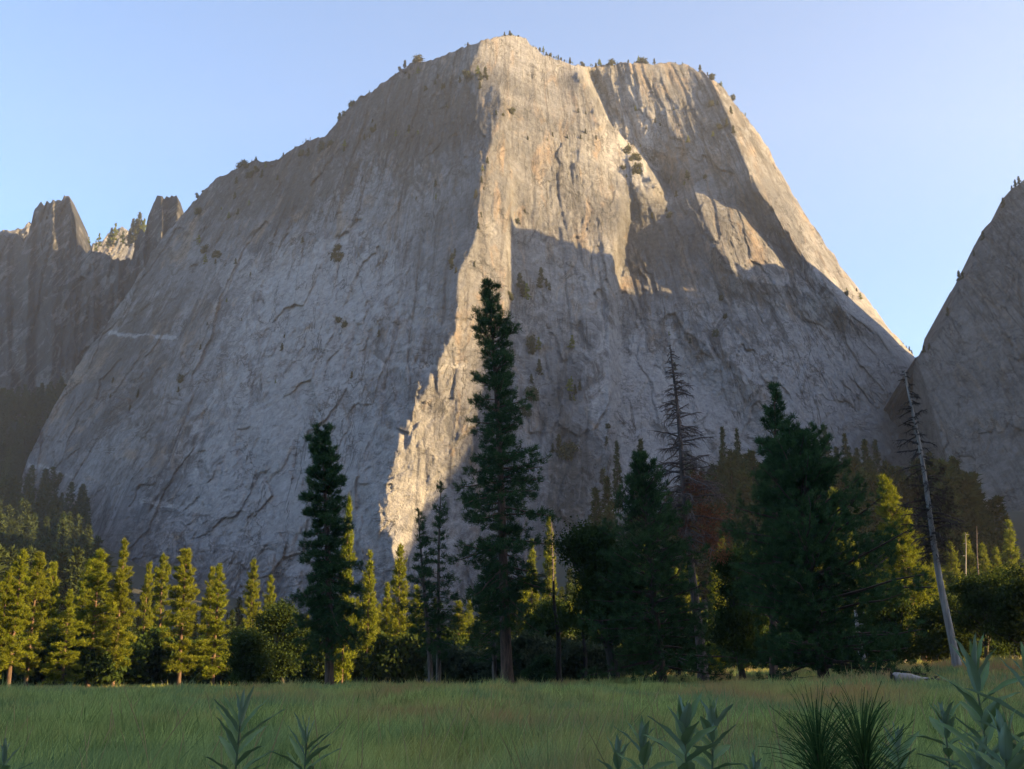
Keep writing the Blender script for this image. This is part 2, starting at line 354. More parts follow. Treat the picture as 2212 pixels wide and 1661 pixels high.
_q2 = plane_y(28, 60, -60., 520., 1620)
rockmesh('rock_outcrop', -140, 320, 180, 60, SP2, 620, lambda x, y: _q2(x, y) - 2.2 * detail(x * 2.2, y * 2), M['granite'], 'sunlit pale crags between the two dark spires', seed=8, rough=4)

# ------------------------------------------------------------------ ground
def _gp(px, py, D): P = at(px, py, D); return (P[0], P[1], P[2])
GC = [(-4,4,0),(0,4,0),(4,4,0),(-12,20,-.12),(0,20,-.1),(12,20,0),(-30,50,-.7),(0,50,-.55),(25,50,-.3),
      _gp(0,1497,150), _gp(188,1496,146), _gp(385,1496,140), _gp(600,1494,140), _gp(712,1494,110), _gp(860,1492,150), _gp(1097,1490,115), _gp(1325,1482,112), _gp(1430,1486,106), _gp(1520,1475,124),
      _gp(1780,1486,94), _gp(1700,1478,118), _gp(1872,1450,130), _gp(2070,1444,112), _gp(1985,1489,72), _gp(2200,1450,105), _gp(1998,1441,150),
      (-110,220,-2.6),(0,230,-1.6),(100,220,2.5),(0,380,2),(-150,380,1),(150,380,5),(-60,-40,0),(60,-40,0),(0,-80,0)]
GC = np.array(GC); _K = lambda d: -np.sqrt(d * d + 64)
_A = np.ones((len(GC) + 1,) * 2); _A[-1, -1] = 0
_A[:-1, :-1] = _K(np.hypot(GC[:, None, 0] - GC[None, :, 0], GC[:, None, 1] - GC[None, :, 1])) ; _A[:len(GC), :len(GC)] -= .3 * np.eye(len(GC))
_W = np.linalg.solve(_A, np.append(GC[:, 2], 0))
def ground(x, y):
    x = np.asarray(x, float); y = np.asarray(y, float); X = np.clip(x, -200, 200); Y = np.clip(y, -80, 420)
    d = np.hypot(X[..., None] - GC[:, 0], Y[..., None] - GC[:, 1]); z = (_K(d) * _W[:-1]).sum(-1) + _W[-1]
    z = z + .10 * (fbm(x / 9, y / 9, 2, 3) - .5) * np.clip((y - 8) / 20, 0, 1)
    sl_ = .085 + np.where(x < 0, .155 * np.clip((-x - 60) / 340, 0, 1), 0.0)
    t = np.clip(y - 330, 0, 900); z = z + sl_ * t * t / (t + 120)
    z = z + (98 + 26 * (fbm(x / 70, y / 70, 3, 4) - .5)) * np.clip((-x - 400) / 120, 0, 1) * (1 - .55 * np.clip((-x - 500) / 180, 0, 1)) * np.clip((y - 1090) / 140, 0, 1)
    fx = np.clip((x / np.maximum(y, 60) * 450 + 40) / 85, 0, 1); fx = fx * fx * (3 - 2 * fx); q = np.clip((y - 225) / 225, 0, 1); q = q * q * (3 - 2 * q)
    z = z + fx * (q * (52 + 10 * (fbm(x / 60, y / 60, 6, 3) - .5)) + .02 * np.clip(y - 450, 0, 900))
    z = z + np.clip((np.abs(x) - 260) / 300, 0, 1) * np.clip(y / 300, 0, 1) * 12 * (fbm(x / 140, y / 140, 4, 3))
    return z
def meadow_mat():
    m = NT('meadow_soil'); g = m.n('ShaderNodeNewGeometry').outputs['Position']
    c = m.mix(m.ramp(m.noise(g, .35, 6, .6), [(.35, 0.), (.65, 1.)]), (.07, .10, .035), (.15, .14, .06))
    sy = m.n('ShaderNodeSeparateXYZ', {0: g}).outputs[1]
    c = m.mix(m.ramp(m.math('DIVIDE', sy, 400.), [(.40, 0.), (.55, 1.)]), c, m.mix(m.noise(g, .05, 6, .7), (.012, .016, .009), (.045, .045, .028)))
    b = m.n('ShaderNodeBsdfPrincipled', {'Base Color': c, 'Roughness': 1.0}); return m.end(b.outputs[0])
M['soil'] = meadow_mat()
def spaced(lo, hi, near, far):
    out = [0.0]; s = near
    while out[-1] < hi: out.append(out[-1] + s); s = min(far, s * 1.045)
    pos = out; out = [0.0]; s = near
    while out[-1] > lo: out.append(out[-1] - s); s = min(far, s * 1.045)
    return np.array(sorted(set(out[1:] + pos)))
gxs = spaced(-2600, 2600, 1.2, 40); gys = spaced(-600, 2600, 1.2, 30)
GX, GY = np.meshgrid(gxs, gys); GZ = ground(GX, GY)
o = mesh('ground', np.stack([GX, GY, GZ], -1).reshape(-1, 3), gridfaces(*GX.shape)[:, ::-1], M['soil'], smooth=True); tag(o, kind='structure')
# ------------------------------------------------------------------ vegetation materials
def leaf_mat(name, c0, c1, trans=.35, hue=.5):
    m = NT(name); tone = m.n('ShaderNodeAttribute', attribute_name='tone').outputs['Fac']
    rnd = m.n('ShaderNodeObjectInfo').outputs['Random']
    c = m.mix(tone, c0, c1)
    c = m.mix(m.math('MULTIPLY', rnd, hue), c, m.mix(.5, c, (.10, .085, .02)))
    d = m.n('ShaderNodeBsdfDiffuse', {'Color': c}); t = m.n('ShaderNodeBsdfTranslucent', {'Color': c})
    x = m.n('ShaderNodeMixShader', {0: trans, 1: d.outputs[0], 2: t.outputs[0]}); return m.end(x.outputs[0])
def bark_mat(name, c0, c1, dark=(.02, .016, .013), sc_=1.0, furrow=.6):
    m = NT(name); g = m.n('ShaderNodeTexCoord').outputs['Object']
    v = m.n('ShaderNodeVectorMath', {0: g, 1: (3.2 * sc_, 3.2 * sc_, .55 * sc_)}, operation='MULTIPLY').outputs[0]
    c = m.mix(m.ramp(m.noise(v, 1.0, 5, .6), [(.35, 0.), (.65, 1.)]), c0, c1)
    v2 = m.n('ShaderNodeVectorMath', {0: g, 1: (7 * sc_, 7 * sc_, 1.0 * sc_)}, operation='MULTIPLY').outputs[0]
    f = m.ramp(m.noise(v2, 1.0, 3, .6, .4), [(.40, 1.), (.52, 0.)])
    c = m.mix(m.math('MULTIPLY', f, furrow), c, dark)
    bp = m.n('ShaderNodeBump', {'Height': m.noise(v2, 1.0, 4), 'Strength': .7, 'Distance': .08})
    b = m.n('ShaderNodeBsdfPrincipled', {'Base Color': c, 'Roughness': .9, 'Normal': bp.outputs[0]}); return m.end(b.outputs[0])
M['needle_dark'] = leaf_mat('needles_dark', (.022, .054, .021), (.066, .125, .048), .25, .1)  # darker copy of the pine needles for the shaded front row
M['needle_sunlit'] = leaf_mat('needles_sunlit', (.082, .122, .012), (.215, .240, .028), .35, .5)  # brighter, yellower copy for sunlit pines; part of the sunlight is painted in
M['needle_far'] = leaf_mat('needles_far', (.016, .035, .014), (.040, .070, .026), .25, .4)
M['oak_leaf'] = leaf_mat('oak_leaves', (.020, .040, .012), (.055, .085, .022), .35, .3)
M['willow_leaf'] = leaf_mat('willow_leaves', (.05, .075, .045), (.11, .14, .08), .3, .3)
M['dead_needle'] = leaf_mat('dead_needles', (.14, .05, .028), (.30, .12, .065), .2, .2)
M['lichen'] = leaf_mat('lichen_twigs', (.022, .018, .018), (.06, .048, .045), .1, .1)
M['bark'] = bark_mat('pine_bark', (.075, .045, .032), (.15, .095, .065))
M['bark_dark'] = bark_mat('dark_red_bark', (.040, .024, .019), (.075, .045, .034))
M['bark_grey'] = bark_mat('grey_bark', (.10, .08, .07), (.17, .14, .12))
M['bark_oak'] = bark_mat('oak_bark', (.03, .026, .022), (.06, .05, .042))
M['bark_snag'] = bark_mat('snag_bark', (.085, .065, .058), (.15, .12, .11), furrow=.5)
M['bare_wood'] = bark_mat('bare_wood', (.22, .20, .19), (.36, .34, .32), (.10, .085, .08), .7, .35)
M['burnt'] = bark_mat('burnt_wood', (.015, .013, .012), (.035, .03, .028))
# ------------------------------------------------------------------ tree building
class Wood:
    def __init__(s): s.V = []; s.F = []; s.n = 0
    def tube(s, P, R, k=6, cap=True):
        P = np.asarray(P, float); R = np.asarray(R, float); m = len(P)
        T = np.gradient(P, axis=0); T /= np.linalg.norm(T, axis=1, keepdims=True) + 1e-9
        a = np.cross(T, (0.0, 0.0, 1.0)); bad = np.linalg.norm(a, axis=1) < .2; a[bad] = np.cross(T[bad], (0., 1., 0.))
        # keep the frame steady for near-vertical trunks
        if abs(T[:, 2]).mean() > .8: a = np.cross(T, (0.0, 1.0, 0.0))
        a /= np.linalg.norm(a, axis=1, keepdims=True); b = np.cross(T, a)
        an = np.arange(k) * 2 * pi / k
        V = P[:, None] + R[:, None, None] * (np.cos(an)[None, :, None] * a[:, None] + np.sin(an)[None, :, None] * b[:, None])
        i = np.arange(m * k).reshape(m, k); j = np.roll(i, -1, 1)
        F_ = np.stack([i[:-1], j[:-1], j[1:], i[1:]], -1).reshape(-1, 4) + s.n
        s.V.append(V.reshape(-1, 3)); s.F.append(F_); s.n += m * k
    def data(s): return np.concatenate(s.V), np.concatenate(s.F)
def blades(C, Dv, L, W, rng, tone, bend=0.0):
    """one narrow triangle per row of C (root), Dv (direction), L, W"""
    n_ = len(C); Dv = Dv / (np.linalg.norm(Dv, axis=1, keepdims=True) + 1e-9)
    r = rng.normal(size=(n_, 3)); s_ = np.cross(Dv, r); s_ /= np.linalg.norm(s_, axis=1, keepdims=True) + 1e-9
    A = C - s_ * (W / 2)[:, None]; B = C + s_ * (W / 2)[:, None]; T = C + Dv * L[:, None]
    V = np.stack([A, B, T], 1).reshape(-1, 3); Fc = np.arange(3 * n_).reshape(-1, 3); return V, Fc, np.repeat(tone, 3)
def leaves(C, sz, rng, tone, up=.6):
    n_ = len(C); a = rng.normal(size=(n_, 3)); a /= np.linalg.norm(a, axis=1, keepdims=True)
    nn = rng.normal(size=(n_, 3)) + np.array([0, 0, up]); b = np.cross(a, nn); b /= np.linalg.norm(b, axis=1, keepdims=True) + 1e-9
    a = a * sz[:, None]; b = b * (sz * .55)[:, None]
    V = np.stack([C - a, C - b * 1.0 - a * .1, C + a, C + b * 1.0 - a * .1], 1).reshape(-1, 3); Fc = np.arange(4 * n_).reshape(-1, 4); return V, Fc, np.repeat(tone, 4)
PROTO = {}
def conifer(seed, H, R, prof, cb=.15, nbr=120, ntuft=14, nbl=10, bl=.45, bw=.09, tr=.5, droop=.25, e0=-5, e1=50, lean=0, gap=.15, side=.32, up=.35, clump=.4, bare=0, nseg=5, crook=.15, wood=1.0, skew=None, minlen=.25, s0=.25):
    """returns (wood verts, faces, crown verts, faces, tone), base at the origin, z up"""
    rng = np.random.RandomState(seed); W = Wood()
    tt = np.linspace(0, 1, 22); ox = lean * tt + crook * H / 100 * np.sin(tt * 5 + seed); oy = crook * H / 100 * np.cos(tt * 4 + seed) - crook * H / 100 * cos(seed)
    ox = ox - ox[0]
    TP = np.column_stack([ox, oy, tt * H]); TR = tr * (1 - tt) ** .8 * .92 + .03 + tr * .35 * np.exp(-tt * 55)
    TP[0, 2] = -.5; W.tube(TP, TR, 10)
    def trunk(t): return np.stack([np.interp(t, tt, TP[:, 0]), np.interp(t, tt, TP[:, 1]), t * H], -1)
    C = []; D = []; Ls = []; tone = []
    az = rng.rand() * 6.28
    ts = cb + (1 - cb) * ((np.arange(nbr) + rng.rand(nbr) * .9) / nbr) ** .92
    for t in ts:
        t = min(t, .992)
        az += 2.4 + rng.normal() * .5
        if rng.rand() < gap: continue
        q = (t - cb) / (1 - cb); L = 1.28 * R * prof(q) * rng.uniform(1 - clump, 1 + clump * .35) * (1 + (skew(q, az) if skew else 0))
        if rng.rand() < .12: L *= .55
        L = max(L, minlen)
        el = radians(e0 + (e1 - e0) * q ** 1.3 + rng.normal() * 7)
        s_ = np.linspace(0, 1, nseg); h = np.array([cos(az), sin(az), 0]); wig = np.cumsum(rng.normal(size=(nseg, 3)), 0) * L * .025
        base = trunk(t)
        P = base + h * (L * s_ * cos(el))[:, None] + np.array([0, 0, 1.]) * (L * (s_ * sin(el) - droop * (1 - q) * s_ ** 2 + .55 * droop * s_ ** 3))[:, None] + wig * s_[:, None]
        if wood: W.tube(P, wood * (.018 * L + .02) * (1 - .8 * s_) + .006, 3)
        if bare and q < bare and rng.rand() < .8: continue
        nt_ = max(2, int(ntuft * L / R * 1.0 + rng.rand()))
        u = s0 + (1 - s0) * rng.rand(nt_) ** .75; u[0] = 1.0
        pc = np.stack([np.interp(u, s_, P[:, i]) for i in range(3)], -1)
        sd = np.cross(h, [0, 0, 1.]); off = rng.uniform(-1, 1, nt_) * side * L * (.35 + .65 * np.sin(np.clip(u, 0, 1) * 2.6)); off[0] = 0
        pc = pc + sd * off[:, None] + np.array([0, 0, 1.]) * (rng.normal(size=nt_) * .06 * L)[:, None] - h * (np.abs(off) * .35)[:, None]
        bd = P[-1] - P[-2]; bd = bd / (np.linalg.norm(bd) + 1e-9)
        dirs = bd[None] * .55 + sd[None] * (np.sign(off) * .35)[:, None] + np.array([0, 0, up])
        n_ = nt_ * nbl
        c = np.repeat(pc, nbl, 0) + rng.normal(size=(n_, 3)) * bl * .22
        d = np.repeat(dirs, nbl, 0) + rng.normal(size=(n_, 3)) * .62
        C.append(c); D.append(d); Ls.append(bl * rng.uniform(.6, 1.15, n_)); tone.append(np.repeat(np.clip(rng.normal(.45, .22, nt_) + .25 * (u - .6), 0, 1), nbl))
    # leader
    n_ = nbl * 8; zz = rng.uniform(.955, 1.0, n_); C.append(trunk(zz)); D.append(rng.normal(size=(n_, 3)) * .6 + [0, 0, .9]); Ls.append(bl * rng.uniform(.6, 1., n_)); tone.append(np.full(n_, .5))
    C = np.concatenate(C); D = np.concatenate(D); Ls = np.concatenate(Ls); tone = np.concatenate(tone)
    V, Fc, tn = blades(C, D, Ls, np.full(len(C), bw), rng, tone)
    wv, wf = W.data(); return wv, wf, V, Fc, tn
def bushy(seed, H, R, tr=.35, cb=.25, nlimb=9, nclump=60, nleaf=300, leaf=.16, cl=.9, flat=.8, lean=0, lobes=5, twig=True, squash=1.0, trunk2=False):
    """broadleaf tree or shrub: limbs carrying leaf clumps"""
    rng = np.random.RandomState(seed); W = Wood()
    tt = np.linspace(0, 1, 10); th_ = H * (cb + .25)
    TP = np.column_stack([lean * tt ** 1.5 + .3 * np.sin(tt * 3 + seed) - .3 * sin(seed), .2 * np.sin(tt * 4), tt * th_]); TP[0, 2] = -.4
    W.tube(TP, tr * (1 - .55 * tt) + tr * .4 * np.exp(-tt * 25), 9)
    lob = [(rng.uniform(-.55, .55) * R, rng.uniform(-.55, .55) * R, H * rng.uniform(cb + .15, .86), R * rng.uniform(.42, .68)) for _ in range(lobes)]
    lob.append((lean, 0, H * .84, R * .5))
    cl_c = []
    for i in range(nclump):
        lx, ly, lz, lr = lob[rng.randint(len(lob))]; v = rng.normal(size=3); v /= np.linalg.norm(v); rr_ = lr * rng.uniform(.55, 1.05)
        p = np.array([lx, ly, lz]) + v * rr_ * [1, 1, flat * squash]
        p[2] = np.clip(p[2], H * cb * .7, H * .97); cl_c.append(p)
    cl_c = np.array(cl_c)
    for i in range(min(nlimb * 3, nclump)):
        p = cl_c[i]; t = rng.uniform(.45, 1.0); b = np.array([np.interp(t, tt, TP[:, j]) for j in range(3)])
        s_ = np.linspace(0, 1, 6)[:, None]; mid = b + (p - b) * s_; mid[:, 2] += .12 * H * np.sin(s_[:, 0] * pi) * rng.uniform(-.3, .8); mid += rng.normal(size=mid.shape) * .05 * H * s_ * (1 - s_)
        W.tube(mid, (tr * .32) * (1 - .85 * s_[:, 0]) + .012, 4)
    C = []; tn = []
    for p in cl_c:
        k = int(nleaf * rng.uniform(.6, 1.3)); v = rng.normal(size=(k, 3)) * cl * np.array([.55, .55, .42]) * rng.uniform(.7, 1.25)
        C.append(p + v); tn.append(np.full(k, np.clip(rng.normal(.45, .25), 0, 1)) + rng.normal(size=k) * .08)
    C = np.concatenate(C); tn = np.clip(np.concatenate(tn), 0, 1)
    C[:, 2] = np.maximum(C[:, 2], .05)
    V, Fc, tn = leaves(C, leaf * rng.uniform(.6, 1.3, len(C)), rng, tn)
    wv, wf = W.data(); return wv, wf, V, Fc, tn
def plant_tree(name, data, mats, loc, label, cat, group=None, rz=0, scale=(1, 1, 1), crown='crown'):
    r = empty(name, loc); r.rotation_euler.z = rz; r.scale = scale
    tag(r, label, cat, group)
    wv, wf, V, Fc, tn = data
    mesh('trunk', wv, wf, M[mats[0]], r, smooth=True); mesh(crown, V, Fc, M[mats[1]], r, attrs={'tone': tn})
    return r
def dup(root, loc, rz, scale, label=None, group=None, mat=None):
    r = root.copy(); COL.objects.link(r); r.location = loc; r.rotation_euler = (0, 0, rz); r.scale = scale
    if label: r['label'] = label
    if group: r['group'] = group
    for ch in list(root.children):
        c = ch.copy(); COL.objects.link(c); c.parent = r
    return r
def spot(px, py_top, D):
    """where a trunk standing at depth D under picture column px meets the ground, and its height up to py_top"""
    a, _ = ray(px, 1480.); x = float(a) * D
    z = float(ground(np.array(x), np.array(D))); _, b = ray(px, py_top)
    return x, D, z, CAMZ + float(b) * D - z
def m_per_px(D): return D / F * 1.03
cone = lambda q: (1 - q) ** .75 * min(1, .55 + q * 3)
full = lambda q: max(.06, (1 - q ** 1.9)) * min(1, .7 + q * 2) ** 1
slim = lambda q: (1 - q) ** .6 * (.6 + .4 * min(1, q * 4))

# ------------------------------------------------------------------ front row, in the shade
def hero(name, px, ptop, D, wpx, label, cat, mats, leanpx=0, group=None, rz=0, **kw):
    x, y, z, H = spot(px, ptop, D); s = m_per_px(D)
    fn = kw.pop('fn', conifer)
    # perspective convergence: a vertical trunk leans in the picture; lean is measured against that
    a1, _ = ray(px + leanpx, ptop); lean = float(a1) * D - x
    return plant_tree(name, fn(H=H, R=wpx * s, lean=lean, **kw), mats, (x, y, z), label, cat, group, rz)
bigprof = lambda q: .22 + .78 * (1 - q) ** .8 * min(1, .70 + q * 1.6) if q < .9 else .30 * (1 - q) / .1 + .08
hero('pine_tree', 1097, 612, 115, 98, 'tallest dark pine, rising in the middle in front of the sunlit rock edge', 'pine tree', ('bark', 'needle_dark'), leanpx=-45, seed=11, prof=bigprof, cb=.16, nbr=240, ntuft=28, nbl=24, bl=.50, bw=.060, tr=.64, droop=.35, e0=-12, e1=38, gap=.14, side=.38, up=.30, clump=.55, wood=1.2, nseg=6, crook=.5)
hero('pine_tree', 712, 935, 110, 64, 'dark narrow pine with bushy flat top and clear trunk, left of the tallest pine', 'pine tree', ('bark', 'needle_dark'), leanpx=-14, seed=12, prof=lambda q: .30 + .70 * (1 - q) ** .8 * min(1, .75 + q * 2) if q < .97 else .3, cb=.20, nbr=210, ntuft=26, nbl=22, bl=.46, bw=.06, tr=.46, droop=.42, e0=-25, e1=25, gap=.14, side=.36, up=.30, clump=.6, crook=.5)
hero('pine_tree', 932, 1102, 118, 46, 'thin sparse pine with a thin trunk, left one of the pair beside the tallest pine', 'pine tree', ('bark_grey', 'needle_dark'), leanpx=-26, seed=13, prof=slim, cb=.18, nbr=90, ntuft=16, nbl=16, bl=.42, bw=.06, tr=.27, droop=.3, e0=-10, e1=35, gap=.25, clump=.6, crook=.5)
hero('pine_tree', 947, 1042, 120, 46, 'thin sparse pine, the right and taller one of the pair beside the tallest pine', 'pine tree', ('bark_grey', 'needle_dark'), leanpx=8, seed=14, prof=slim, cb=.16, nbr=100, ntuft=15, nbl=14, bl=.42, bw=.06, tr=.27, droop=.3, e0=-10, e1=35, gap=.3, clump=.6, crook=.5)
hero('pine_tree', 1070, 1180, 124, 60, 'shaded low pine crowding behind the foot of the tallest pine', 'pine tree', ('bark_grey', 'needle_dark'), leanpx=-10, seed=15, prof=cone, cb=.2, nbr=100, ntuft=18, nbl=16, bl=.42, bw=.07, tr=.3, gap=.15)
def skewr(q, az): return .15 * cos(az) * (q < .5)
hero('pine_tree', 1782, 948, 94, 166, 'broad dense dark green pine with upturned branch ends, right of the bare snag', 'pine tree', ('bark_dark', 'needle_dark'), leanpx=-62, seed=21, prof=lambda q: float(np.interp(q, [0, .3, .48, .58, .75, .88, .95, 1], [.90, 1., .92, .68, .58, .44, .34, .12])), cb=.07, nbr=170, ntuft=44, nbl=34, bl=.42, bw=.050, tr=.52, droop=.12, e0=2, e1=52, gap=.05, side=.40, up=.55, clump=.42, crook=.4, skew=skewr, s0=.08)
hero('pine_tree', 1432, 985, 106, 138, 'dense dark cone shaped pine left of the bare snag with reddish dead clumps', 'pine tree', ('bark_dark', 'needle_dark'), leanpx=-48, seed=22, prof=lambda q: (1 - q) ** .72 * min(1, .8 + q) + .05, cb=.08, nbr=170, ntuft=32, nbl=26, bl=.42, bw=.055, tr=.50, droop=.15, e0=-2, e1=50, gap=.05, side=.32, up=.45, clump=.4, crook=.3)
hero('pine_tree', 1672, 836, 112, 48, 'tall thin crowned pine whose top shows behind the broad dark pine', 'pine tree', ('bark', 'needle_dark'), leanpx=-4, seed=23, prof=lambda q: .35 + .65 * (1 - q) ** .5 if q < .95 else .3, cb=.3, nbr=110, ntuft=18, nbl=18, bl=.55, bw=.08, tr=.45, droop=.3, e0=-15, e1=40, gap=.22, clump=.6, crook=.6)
hero('conifer_tree', 2002, 1032, 156, 74, 'tall conical conifer with golden lit top between the broad dark pine and the white snag', 'conifer tree', ('bark', 'needle_sunlit'), leanpx=-95, seed=24, prof=lambda q: (1 - q) ** .8 * min(1, .75 + q * 2) + .04, cb=.14, nbr=200, ntuft=26, nbl=16, bl=.55, bw=.10, tr=.5, droop=.25, e0=-18, e1=38, gap=.06, clump=.35)
# oaks
hero('oak_tree', 1327, 1122, 112, 92, 'dark leafy oak with a thick black trunk right of the tallest pine', 'oak tree', ('bark_oak', 'oak_leaf'), leanpx=-60, fn=bushy, seed=31, tr=.62, cb=.22, nclump=190, nleaf=240, leaf=.15, cl=1.25, lobes=9)
hero('oak_tree', 1606, 1175, 127, 56, 'dark oak behind the bare snag, filling the space beside the broad dark pine', 'oak tree', ('bark_oak', 'oak_leaf'), leanpx=-20, fn=bushy, seed=33, tr=.4, cb=.08, nclump=190, nleaf=220, leaf=.16, cl=1.25, lobes=11)
for i, (px, pt, D, wp, lb) in enumerate([(2140, 1235, 128, 92, 'dark round oak right of the white snag'), (2235, 1215, 122, 80, 'dark oak cut by the right edge of the picture'), (2050, 1300, 135, 60, 'low dark oak right behind the white snag'),
        (1930, 1270, 138, 75, 'low dark oak in front of the golden topped conifer'), (1462, 1330, 130, 44, 'small dark oak between the cone shaped pine and the snag trunk'),
        (610, 1292, 150, 55, 'dark oak left of the narrow pine, its crown edge lit'), (535, 1372, 138, 42, 'low oak with yellow lit leaves beside the last sunlit pine on the left'),
        (1190, 1290, 135, 40, 'small dark oak behind the burnt pole')]):
    hero('oak_tree', px, pt, D, wp, lb, 'oak tree', ('bark_oak', 'oak_leaf'), fn=bushy, seed=40 + i, tr=.3, cb=.12, nclump=110, nleaf=200, leaf=.17, cl=1.15, lobes=7)
# ------------------------------------------------------------------ dead standing trees
def snag(seed, H, lean, tr, nbr, Lf, cb, top_r=.06, droop=.5, twigs=8, el0=10, k=12):
    rng = np.random.RandomState(seed); W = Wood(); tt = np.linspace(0, 1, 26)
    TP = np.column_stack([lean * tt + .12 * np.sin(tt * 9 + seed) - .12 * sin(seed), .1 * np.sin(tt * 6), tt * H]); TP[0, 2] = -.5
    W.tube(TP, (tr - top_r) * (1 - tt) ** .9 + top_r + tr * .35 * np.exp(-tt * 50), k)
    B = Wood(); ends = []
    for i in range(nbr):
        t = cb + (1 - cb) * (i + rng.rand()) / nbr; q = (t - cb) / (1 - cb); az = rng.rand() * 6.28; L = Lf(q) * rng.uniform(.25, 1.2); dr = droop * rng.uniform(.2, 1.5)
        b = np.array([np.interp(t, tt, TP[:, j]) for j in range(3)]); h = np.array([cos(az), sin(az), 0]); el = radians(el0 + rng.normal() * 12)
        s_ = np.linspace(0, 1, 7); P = b + h * (L * s_ * cos(el))[:, None] + np.array([0, 0, 1.]) * (L * (s_ * sin(el) - dr * s_ ** 2 + .25 * dr * s_ ** 4))[:, None] + np.cumsum(rng.normal(size=(7, 3)), 0) * .025 * L
        B.tube(P, (.018 * L + .036) * (1 - .7 * s_) + .012, 4)
        for j in range(int(twigs * (1 + L / 2))):
            u = rng.uniform(.3, 1); c = np.array([np.interp(u, s_, P[:, m_]) for m_ in range(3)]); l2 = L * rng.uniform(.12, .38)
            d = h * .5 + np.cross(h, [0, 0, 1]) * rng.choice([-1, 1]) * rng.uniform(.2, 1) + [0, 0, rng.uniform(-.9, .25)]; d /= np.linalg.norm(d)
            q3 = np.array([0, .5, 1.])[:, None]; B.tube(c + d * l2 * q3 + np.array([0, 0, -.2]) * l2 * q3 ** 2, [.022, .017, .010], 3)
        ends.append(P[3:])
    return W.data(), B.data(), ends
def clumps(seed, spots, n_, sz, bl, bw):
    rng = np.random.RandomState(seed); C = []; D = []; T = []
    for p, r_ in spots:
        v = rng.normal(size=(n_, 3)); C.append(np.array(p) + v * r_ * [.5, .5, .6]); D.append(v + [0, 0, -.4]); T.append(np.full(n_, rng.rand()) * .6 + rng.rand(n_) * .4)
    C = np.concatenate(C); D = np.concatenate(D); return blades(C, D, np.full(len(C), bl), np.full(len(C), bw), rng, np.concatenate(T))
x, y, z, H = spot(1521, 745, 119); a1, _ = ray(1449, 745.); ln = float(a1) * 119 - x
r = empty('dead_pine', (x, y, z)); tag(r, 'tall bare dead pine with drooping grey branches and reddish dead clumps, pale lower trunk', 'dead tree')
w1, b1, e1_ = snag(51, H, ln, .56, 250, lambda q: (5.6 * (1 - q) ** .75 + .3) * min(1, .5 + q * 2), .34, top_r=.07, droop=.42, el0=8)
mesh('trunk', *w1, M['bark_snag'], r, smooth=True); mesh('branches', *b1, M['bark_snag'], r)
rg = np.random.RandomState(5); sp_ = []
for (cx, cy, rr_) in ((1500, 1062, .9), (1520, 1055, 1.0), (1512, 1105, .8), (1530, 1115, 1.2), (1545, 1140, 1.1), (1520, 1150, 1.2), (1535, 1170, 1.2), (1500, 1180, .9), (1550, 1185, .9), (1470, 1120, .8), (1475, 1145, .9)):
    p = at(cx, cy, 118.5)
    for _ in range(5): sp_.append(((p[0] - x + rg.normal() * .7, rg.normal() * 1.0 - .5, p[2] - z + rg.normal() * .7), rr_ * .7))
V, Fc, tn = clumps(6, sp_, 150, 1, .30, .05); mesh('dead_needles', V, Fc, M['dead_needle'], r, attrs={'tone': tn})
x, y, z, H = spot(2072, 800, 112); a1, _ = ray(1958, 800.); ln = float(a1) * 112 - x
r = empty('dead_pine', (x, y, z)); tag(r, 'leaning whitish dead pine with short broken branches near the right edge', 'dead tree')
w1, b1, e1_ = snag(52, H, ln, .40, 140, lambda q: (3.5 * (1 - q) ** .8 + .45) * min(1, .6 + q * 2), .36, top_r=.10, droop=.40, el0=4)
mesh('trunk', *w1, M['bare_wood'], r, smooth=True); mesh('branches', *b1, M['burnt'], r)
sp_ = []
for (cx, cy, rr_) in ((2030, 1085, .8), (2040, 1060, .6), (1998, 1090, .7), (1996, 1120, .8), (2012, 1150, .9), (2035, 1130, .9), (2048, 1160, .9), (2055, 1110, .7), (2010, 1185, .7), (2050, 1185, .8), (2022, 1020, .5), (2000, 1060, .6), (2016, 1210, .5)):
    p = at(cx, cy, 111.5)
    for _ in range(4): sp_.append(((p[0] - x + rg.normal() * .5, rg.normal() * .9, p[2] - z + rg.normal() * .6), rr_ * .6))
V, Fc, tn = clumps(7, sp_, 110, 1, .30, .04); mesh('dead_twigs', V, Fc, M['lichen'], r, attrs={'tone': tn})
def pole(px, pb, ptop, D, leanpx, rad, mat, label, nb=8, top_r=.05, cut=True):
    x, y, z, H = spot(px, ptop, D); a1, _ = ray(px + leanpx, ptop); ln = float(a1) * D - x
    r = None
    w1, b1, _ = snag(int(px), H, ln, rad, nb, lambda q: .9, .3, top_r=top_r, droop=.1, twigs=0)
    v = np.concatenate([w1[0], b1[0]]); o = mesh('dead_tree', v, np.concatenate([w1[1], b1[1] + len(w1[0])]), M[mat], smooth=True); o.location = (x, y, z); tag(o, label, 'dead tree', 'bare dead trunks')
pole(1210, 1478, 1255, 118, -15, .34, 'burnt', 'black burnt pole standing right of the tallest pine', nb=3, top_r=.10)
pole(1262, 1475, 1285, 124, -5, .25, 'burnt', 'second black burnt pole, beside the thick oak trunk', nb=3, top_r=.10)
pole(1874, 1450, 1270, 132, -36, .42, 'bare_wood', 'pale bare trunk half hidden by the broad dark pine', nb=8)
pole(1962, 1450, 1395, 140, -6, .14, 'bare_wood', 'thin pale dead stem standing under the golden topped conifer', nb=6)
pole(2098, 1440, 1150, 250, -14, .3, 'bare_wood', 'thin dead pole rising above golden trees right of the white snag', nb=10)
pole(2128, 1440, 1136, 260, -20, .3, 'bark_snag', 'grey dead pole nearest to the right edge among golden trees', nb=12)
pole(1196, 1480, 1125, 210, -2, .26, 'bark_snag', 'thin dead trunk behind the left side of the dark oak', nb=60)
